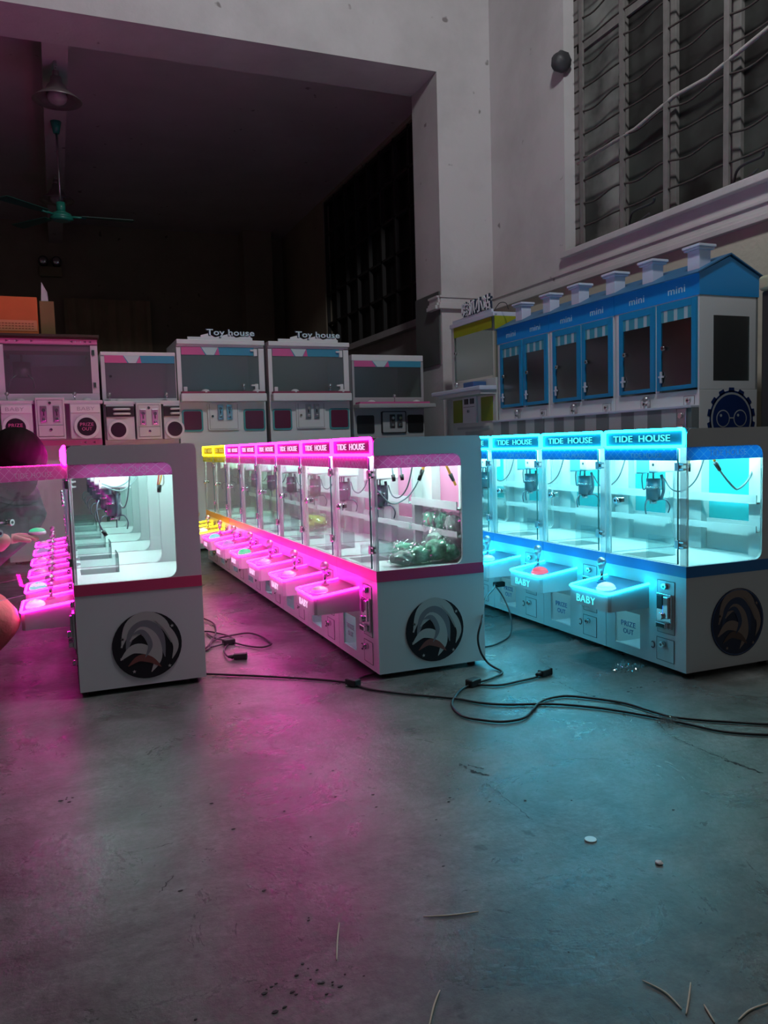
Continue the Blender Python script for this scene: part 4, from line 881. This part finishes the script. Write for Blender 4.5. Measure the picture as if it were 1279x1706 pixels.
V = [wlc(p) for p in V]
E_ = [(0, 1), (1, 2), (2, 3), (3, 4), (4, 5), (5, 6), (6, 7), (3, 8), (8, 9), (9, 10), (10, 11), (3, 12), (12, 13), (13, 14), (14, 15), (0, 16), (16, 17), (17, 18), (18, 19), (19, 20), (0, 21), (21, 22), (22, 23), (23, 24), (24, 25)]
RR = [.125, .12, .135, .13, .10, .075, .08, .07, .075, .045, .034, .026, .058, .045, .034, .026, .10, .120, .085, .05, .034, .085, .062, .042, .04, .034]
skin_body('body', V, E_, RR, SKIN, e)
# clothing shells
def sub(idx, extra, name, m, edges=None):
    vs = [V[i] for i in idx]; mp = {i: k for k, i in enumerate(idx)}
    es = [(mp[a], mp[b]) for a, b in E_ if a in mp and b in mp]; skin_body(name, vs, es, [RR[i]+extra for i in idx], m, e)
sub([0, 1, 2, 3, 4, 5, 8, 9, 10, 12, 13, 14], .022, 'jacket', CLO)
sub([0, 16, 17, 18, 21, 22, 23], .016, 'trousers', TRO)
for i in (19, 24):
    a = V[i]; mb = MB(); mb.box(a[0]-.05, a[0]+.15, a[1]-.045, a[1]+.045, 0, .075, CLO, .03, 3); mb.obj('shoe', e)
# head details: face looks toward +x and down
hc = Vector(wlc((-.145, 3.60, .845)))
HR = Matrix.Rotation(R(62), 4, 'Z') @ Matrix.Rotation(R(28), 4, 'Y'); HR.translation = hc
def hp_(v): return HR @ Vector(v)
mb = MB(); t = bmesh.new(); bmesh.ops.create_uvsphere(t, u_segments=28, v_segments=20, radius=.088)
for v in t.verts:
    v.co.z *= 1.18; v.co.y *= .84
    if v.co.z < 0: v.co.y *= 1+.25*v.co.z/.1; v.co.x *= 1+.1*v.co.z/.1
mb.merge(t, SKIN, HR, True)
mb.tube([hp_((.085, 0, .012)), hp_((.10, 0, -.01)), hp_((.106, 0, -.022)), hp_((.088, 0, -.03))], .01, SKIN, 8, radii=[.006, .009, .012, .008])
for s_ in (-1, 1): mb.sph(hp_((.076, s_*.031, .012)), .012, mat('eye_white', (.7, .7, .7), .3)); mb.sph(hp_((.085, s_*.031, .011)), .006, BLACK); mb.sph(hp_((.0, s_*.075, -.008)), .02, SKIN, (.9, .7, 1.3))
mb.tube([hp_((.076, -.022, -.052)), hp_((.084, 0, -.050)), hp_((.076, .022, -.052))], .006, mat('lips', (.45, .18, .16), .5), 6); mb.obj('head', e)
t = bmesh.new(); bmesh.ops.create_icosphere(t, subdivisions=5, radius=.118)
for v in t.verts:
    n_ = noise.noise(Vector((v.co.x*14, v.co.y*14, v.co.z*5))); n2_ = noise.noise(Vector((v.co.x*60, v.co.y*60, v.co.z*12))); d = v.co.normalized()
    if d.x > .5 and d.z < .5: v.co *= .70
    if d.z < -.6: v.co *= .85
    v.co *= 1+.05*n_+.02*n2_; v.co.y *= .93
mb = MB(); mb.merge(t, HAIR, HR @ Matrix.Translation((-.012, 0, .012)), True); mb.sph(wlc((-.165, 3.585, .775)), .082, HAIR, (1.1, .9, 1.1), 20); mb.obj('hair', e)
# right hand with five fingers resting over a lit green button it holds
def hand(o, fx, side, name):
    o = Vector(o); hv = [o, o+Vector((.035, 0, .0)), o+Vector((.06, -.012, 0)), o+Vector((.062, .0, .002)), o+Vector((.06, .012, .002)), o+Vector((.056, .024, 0)), o+Vector((.03, -.022*side, -.004))]
    ed = [(0, 1), (1, 2), (1, 3), (1, 4), (1, 5), (0, 6)]; rd = [.02, .022, .011, .0115, .011, .0095, .013]
    for k, (b, ln, dy) in enumerate([(2, .036, -.004), (3, .042, 0), (4, .038, .003), (5, .028, .005)]):
        p = hv[b]; a1 = p+Vector((ln*.55, dy, -.002)); a2 = a1+Vector((ln*.4, dy*.4, -.014)); n0 = len(hv); hv += [a1, a2]; ed += [(b, n0), (n0, n0+1)]; rd += [.0085, .007]
    p = hv[6]; n0 = len(hv); hv += [p+Vector((.024, -.014*side, -.004)), p+Vector((.046, -.012*side, -.010))]; ed += [(6, n0), (n0, n0+1)]; rd += [.010, .0085]
    skin_body(name, [tuple(v) for v in hv], ed, rd, SKIN, e, 2)
hand(wlc((-.185, 3.44, .545)), 1, 1, 'hand'); hand(wlc((-.36, 3.66, .36)), 1, -1, 'hand')
mb = MB(); mb.sph((0, 0, 0), .030, BTN['green'], (1, 1, .45), 20); mb.cyl((0, 0, -.012), (0, 0, 0), .032, BTN['clear'], n=20); o = mb.obj('loose_button'); o.location = (-.088, 3.445, .565); tag(o, 'loose glowing green button held at the fingertips of the crouching person', 'button')
st = empty('low_stool', (-.6, 3.87, 0), 'low dark stool under the crouching person', 'stool')
mb = MB(); mb.cyl((0, 0, .115), (0, 0, .14), .14, DARKG, n=28); mb.obj('seat', st)
for a in (45, 135, 225, 315): mb = MB(); mb.cyl((.1*math.cos(R(a)), .1*math.sin(R(a)), 0), (.085*math.cos(R(a)), .085*math.sin(R(a)), .118), .012, DARKG, n=8); mb.obj('leg', st)

# ================================================================ CABLES AND LITTER
def splitter(parent, x, y, ang, z=.014):
    c, s_ = math.cos(ang), math.sin(ang); mb = MB(); m = Matrix.Rotation(ang, 4, 'Z'); m.translation = (x, y, z)
    mb.box(-.026, .026, -.017, .017, -.013, .013, RUBBER, .006, 3, mtx=m); mb.obj('splitter', parent)
def iec(parent, x, y, ang, z=.014, name='plug'):
    mb = MB(); m = Matrix.Rotation(ang, 4, 'Z'); m.translation = (x, y, z)
    mb.box(-.028, .022, -.013, .013, -.012, .012, RUBBER, .005, 3, mtx=m); mb.box(.020, .028, -.015, .015, -.013, .013, RUBBER, .003, 2, mtx=m)
    t0 = m @ Vector((-.05, 0, 0)); t1 = m @ Vector((-.026, 0, 0)); mb.cyl(t0, t1, .006, RUBBER, .009, 10); mb.obj(name, parent)
CR = .0042
def flat(pts, z=.006): return [(p[0], p[1], z) for p in pts]
e = empty('power_cable', (0, 0, 0), 'long black floor cable from the left row to the right edge with a splitter block', 'cable', 'black power cables')
A = [(.45, 3.11), (.491, 3.078), (.664, 2.954), (.822, 2.831), (.915, 2.744), (.944, 2.691), (.983, 2.599), (1.075, 2.493), (1.192, 2.383), (1.25, 2.3), (1.319, 2.244), (1.451, 2.182), (1.557, 2.087), (1.638, 1.969), (1.696, 1.858), (1.748, 1.751), (1.84, 1.676), (1.98, 1.60), (2.2, 1.52)]
mb = MB(); mb.tube(smooth_path(flat(A), 8), CR, RUBBER, 8); mb.tube(smooth_path(flat([(.944, 2.691), (1.0, 2.758), (1.067, 2.785), (1.12, 2.84)]), 6), CR, RUBBER, 8); mb.obj('cord', e)
splitter(e, .944, 2.691, -1.1)
e = empty('power_cable', (0, 0, 0), 'black floor cable with a splitter and loose plug, plugged into a cyan machine', 'cable', 'black power cables')
Bp = [(1.327, 2.492), (1.268, 2.463), (1.203, 2.394), (1.153, 2.313), (1.137, 2.213), (1.17, 2.154), (1.223, 2.109), (1.296, 2.109), (1.359, 2.158), (1.434, 2.221), (1.507, 2.238), (1.562, 2.215), (1.655, 2.098), (1.681, 1.999), (1.700, 1.925), (1.745, 1.87), (1.83, 1.799), (1.93, 1.727), (2.1, 1.66), (2.3, 1.6)]
hp = [(1.327, 2.492, .008), (1.41, 2.523, .006), (1.48, 2.558, .006), (1.500, 2.596, .006), (1.495, 2.64, .010), (1.477, 2.66, .028), (1.450, 2.66, .072), (1.446, 2.67, .128), (1.483, 2.70, .19), (1.58, 2.85, .228), (1.75, 3.08, .22), (1.90, 3.33, .186), (1.985, 3.46, .16)]
mb = MB(); mb.tube(smooth_path(flat(Bp, .0062), 8), CR, RUBBER, 8); mb.tube(smooth_path(hp, 8), CR, RUBBER, 8); mb.tube(smooth_path(flat([(1.327, 2.492), (1.4, 2.442), (1.499, 2.452), (1.577, 2.465)]), 6), CR, RUBBER, 8); mb.obj('cord', e)
splitter(e, 1.327, 2.492, .35); iec(e, 1.62, 2.482, .35)
mb = MB(); mb.box(1.975, 2.032, 3.455, 3.485, .145, .17, RUBBER, .006, 3); mb.obj('wall_plug', e)
e = empty('power_cable', (0, 0, 0), 'thin black cable drooping from the cyan machine front behind the middle row', 'cable', 'black power cables')
mb = MB(); mb.tube(smooth_path([(1.985, 3.48, .152), (1.927, 3.3, .128), (1.905, 3.2, .062), (1.82, 3.06, .012), (1.696, 2.96, .006), (1.60, 2.93, .006), (1.53, 2.92, .006)], 8), .0035, RUBBER, 8); mb.obj('cord', e)
e = empty('power_cable', (0, 0, 0), 'tangled black cable with a splitter and plug between the left and middle rows', 'cable', 'black power cables')
mb = MB()
for pts in ([(.50, 3.42), (.558, 3.495), (.605, 3.618), (.652, 3.80), (.67, 4.0), (.60, 4.2), (.48, 4.25)],
            [(.607, 3.778), (.619, 3.657), (.659, 3.558), (.721, 3.45), (.775, 3.377), (.819, 3.397), (.829, 3.465), (.817, 3.58), (.781, 3.658), (.718, 3.683), (.643, 3.644), (.587, 3.552), (.56, 3.466), (.49, 3.42)],
            [(.571, 3.494), (.64, 3.523), (.661, 3.533)], [(.49, 3.80), (.56, 3.80), (.609, 3.793), (.651, 3.76), (.688, 3.651), (.683, 3.56), (.66, 3.527), (.617, 3.407), (.607, 3.291), (.625, 3.262)]):
    mb.tube(smooth_path([(p[0], p[1], .006+.003*(k % 3)) for k, p in enumerate(pts)], 6), .0038, RUBBER, 8)
mb.obj('cord', e); splitter(e, .661, 3.530, .2); iec(e, .655, 3.255, -.25)
STRAW = mat('straw', (.52, .46, .36), .7)
sticks = [([(.572, 1.285), (.62, 1.268), (.671, 1.257)], 'long pale straw lying flat in the middle of the near floor'), ([(.426, 1.332), (.405, 1.281), (.387, 1.232)], 'short curved pale straw left of the long straw'), ([(.512, 1.093), (.488, 1.065), (.45, 1.01)], 'pale straw at the bottom edge, below the curved one'),
          ([(.839, 0.981), (.837, .94), (.83, 0.905)], 'left straw of the crossed bunch at lower right'), ([(.88, 0.946), (.85, .918), (.823, 0.894)], 'middle straw of the crossed bunch at lower right'), ([(.862, .899), (.848, .863)], 'short straw under the crossed bunch at lower right'), ([(.951, .862), (.915, .862), (.883, .853)], 'straw in the lower right corner of the floor')]
# the two crossed ones follow the photo
sticks[3] = ([(.815, .981), (.828, .945), (.825, .905)], sticks[3][1])
for pts, lab in sticks:
    mb = MB(); pp = smooth_path(flat(pts, .0022), 5); mb.tube(pp, .0012, STRAW, 6, radii=[.0006+.0010*math.sin(math.pi*(.15+.7*k/(len(pp)-1))) for k in range(len(pp))]); tag(mb.obj('straw'), lab, 'straw', 'pale straws on the near floor')
mb = MB(); mb.cyl((0, 0, 0), (0, 0, .0028), .0135, mat('cap_white', (.62, .74, .74), .3), .0125, 24); o = mb.obj('bottle_cap'); o.location = (1.02, 1.394, .0002); tag(o, 'flat pale bottle cap on the bluish floor at the right', 'bottle cap')
for (x, y, lab, s_) in [(1.084, 1.254, 'tiny white crumb below the bottle cap', .008), (.925, 2.70, 'tiny white crumb beside the cable splitter block', .007)]:
    t = bmesh.new(); bmesh.ops.create_icosphere(t, subdivisions=2, radius=s_)
    for v in t.verts: v.co *= 1+.4*noise.noise(v.co*200); v.co.z *= .5
    mb = MB(); mb.merge(t, mat('crumb_white', (.6, .62, .62), .6)); o = mb.obj('white_crumb'); o.location = (x, y, s_*.4); tag(o, lab, 'crumb')
def scrap(x, y, w_, d_, h_, seed, lab):
    t = bmesh.new(); bmesh.ops.create_grid(t, x_segments=26, y_segments=16, size=.5)
    for v in t.verts:
        p = v.co.copy(); n_ = abs(noise.noise(Vector((p.x*9+seed, p.y*9, 0))))+.5*abs(noise.noise(Vector((p.x*22, p.y*22, seed))))
        e_ = 1+.25*noise.noise(Vector((p.x*3, p.y*3, seed*2))); v.co = Vector((p.x*w_*e_, p.y*d_*e_, .002+h_*n_))
    mb = MB(); mb.merge(t, WRAP); o = mb.obj('plastic_scrap'); o.location = (x, y, 0); o.rotation_euler.z = .5; tag(o, lab, 'plastic scrap', 'crumpled clear plastic on the floor')
scrap(1.93, 2.40, .15, .09, .03, 3, 'crumpled clear plastic scrap in front of the nearest cyan machine'); scrap(1.665, 1.89, .07, .05, .025, 8, 'small clear plastic scrap caught under the floor cables')
# cracks and scuffs in the floor (thin dark inlays)
CRK = mat('crack_dark', (.02, .02, .02), .8)
fl = bpy.data.objects['floor']
def crack(pts, w_, seed):
    rn = random.Random(seed); pp = smooth_path([(p[0], p[1], 0) for p in pts], 14); mb = MB(); mb.mi(CRK)
    pp = [p+Vector((rn.uniform(-.004, .004), rn.uniform(-.004, .004), 0)) for p in pp]; prev = None
    for k in range(len(pp)):
        d = (pp[min(k+1, len(pp)-1)]-pp[max(k-1, 0)]).normalized(); n_ = Vector((-d.y, d.x, 0))*w_*rn.uniform(.05, 1)
        a = mb.bm.verts.new(pp[k]+n_+Vector((0, 0, .0008))); b = mb.bm.verts.new(pp[k]-n_+Vector((0, 0, .0008)))
        if prev: mb.bm.faces.new((prev[0], a, b, prev[1]))
        prev = (a, b)
    o = mb.obj('floor_crack', fl); return o
crack([(1.62, 2.395), (1.614, 2.279), (1.633, 2.172), (1.67, 2.036), (1.656, 1.936), (1.607, 1.815), (1.601, 1.724), (1.604, 1.649), (1.613, 1.574), (1.623, 1.495)], .0022, 1)
crack([(1.604, 1.60), (1.613, 1.56), (1.623, 1.495)], .005, 9)
crack([(.96, 1.744), (.961, 1.628), (.956, 1.528)], .0012, 2); crack([(.059, 1.77), (.127, 1.767), (.185, 1.769)], .0014, 3); crack([(.174, 1.636), (.137, 1.579)], .0018, 4)
crack([(.958, 1.887), (.969, 1.823), (.991, 1.791)], .006, 5); crack([(.975, 1.87), (1.0, 1.83)], .003, 6); crack([(1.2, 1.80), (1.3, 1.76), (1.33, 1.72)], .0012, 7)
def flakes(cx, cy, n, spread, s_, lab, seed):
    rn = random.Random(seed); mb = MB(); mb.mi(CRK)
    for k in range(n):
        x, y = rn.gauss(0, spread), rn.gauss(0, spread*.6); a0 = rn.uniform(0, 6); q = s_*rn.uniform(.3, 1)
        mb.prism([(x+q*math.cos(a0+a)*rn.uniform(.5, 1), y+.6*q*math.sin(a0+a)*rn.uniform(.5, 1), .0006) for a in (0, 1.1, 2.2, 3.3, 4.3, 5.3)], (0, 0, .0008), CRK)
    o = mb.obj('dirt_flakes'); o.location = (cx, cy, 0); o['label'] = lab; o['category'] = 'dirt'; o['kind'] = 'stuff'
flakes(-.03, 2.11, 5, .014, .009, 'small cluster of dark dirt flakes on the floor at the left', 1)
flakes(.31, 1.195, 22, .045, .007, 'scattered dark dirt crumbs near the bottom of the photo', 2)
flakes(.70, 1.75, 30, .28, .006, 'tiny dark specks sprinkled over the middle of the floor', 3)
flakes(1.7, 2.2, 14, .16, .009, 'dark specks on the cyan-lit floor near the cables', 4)
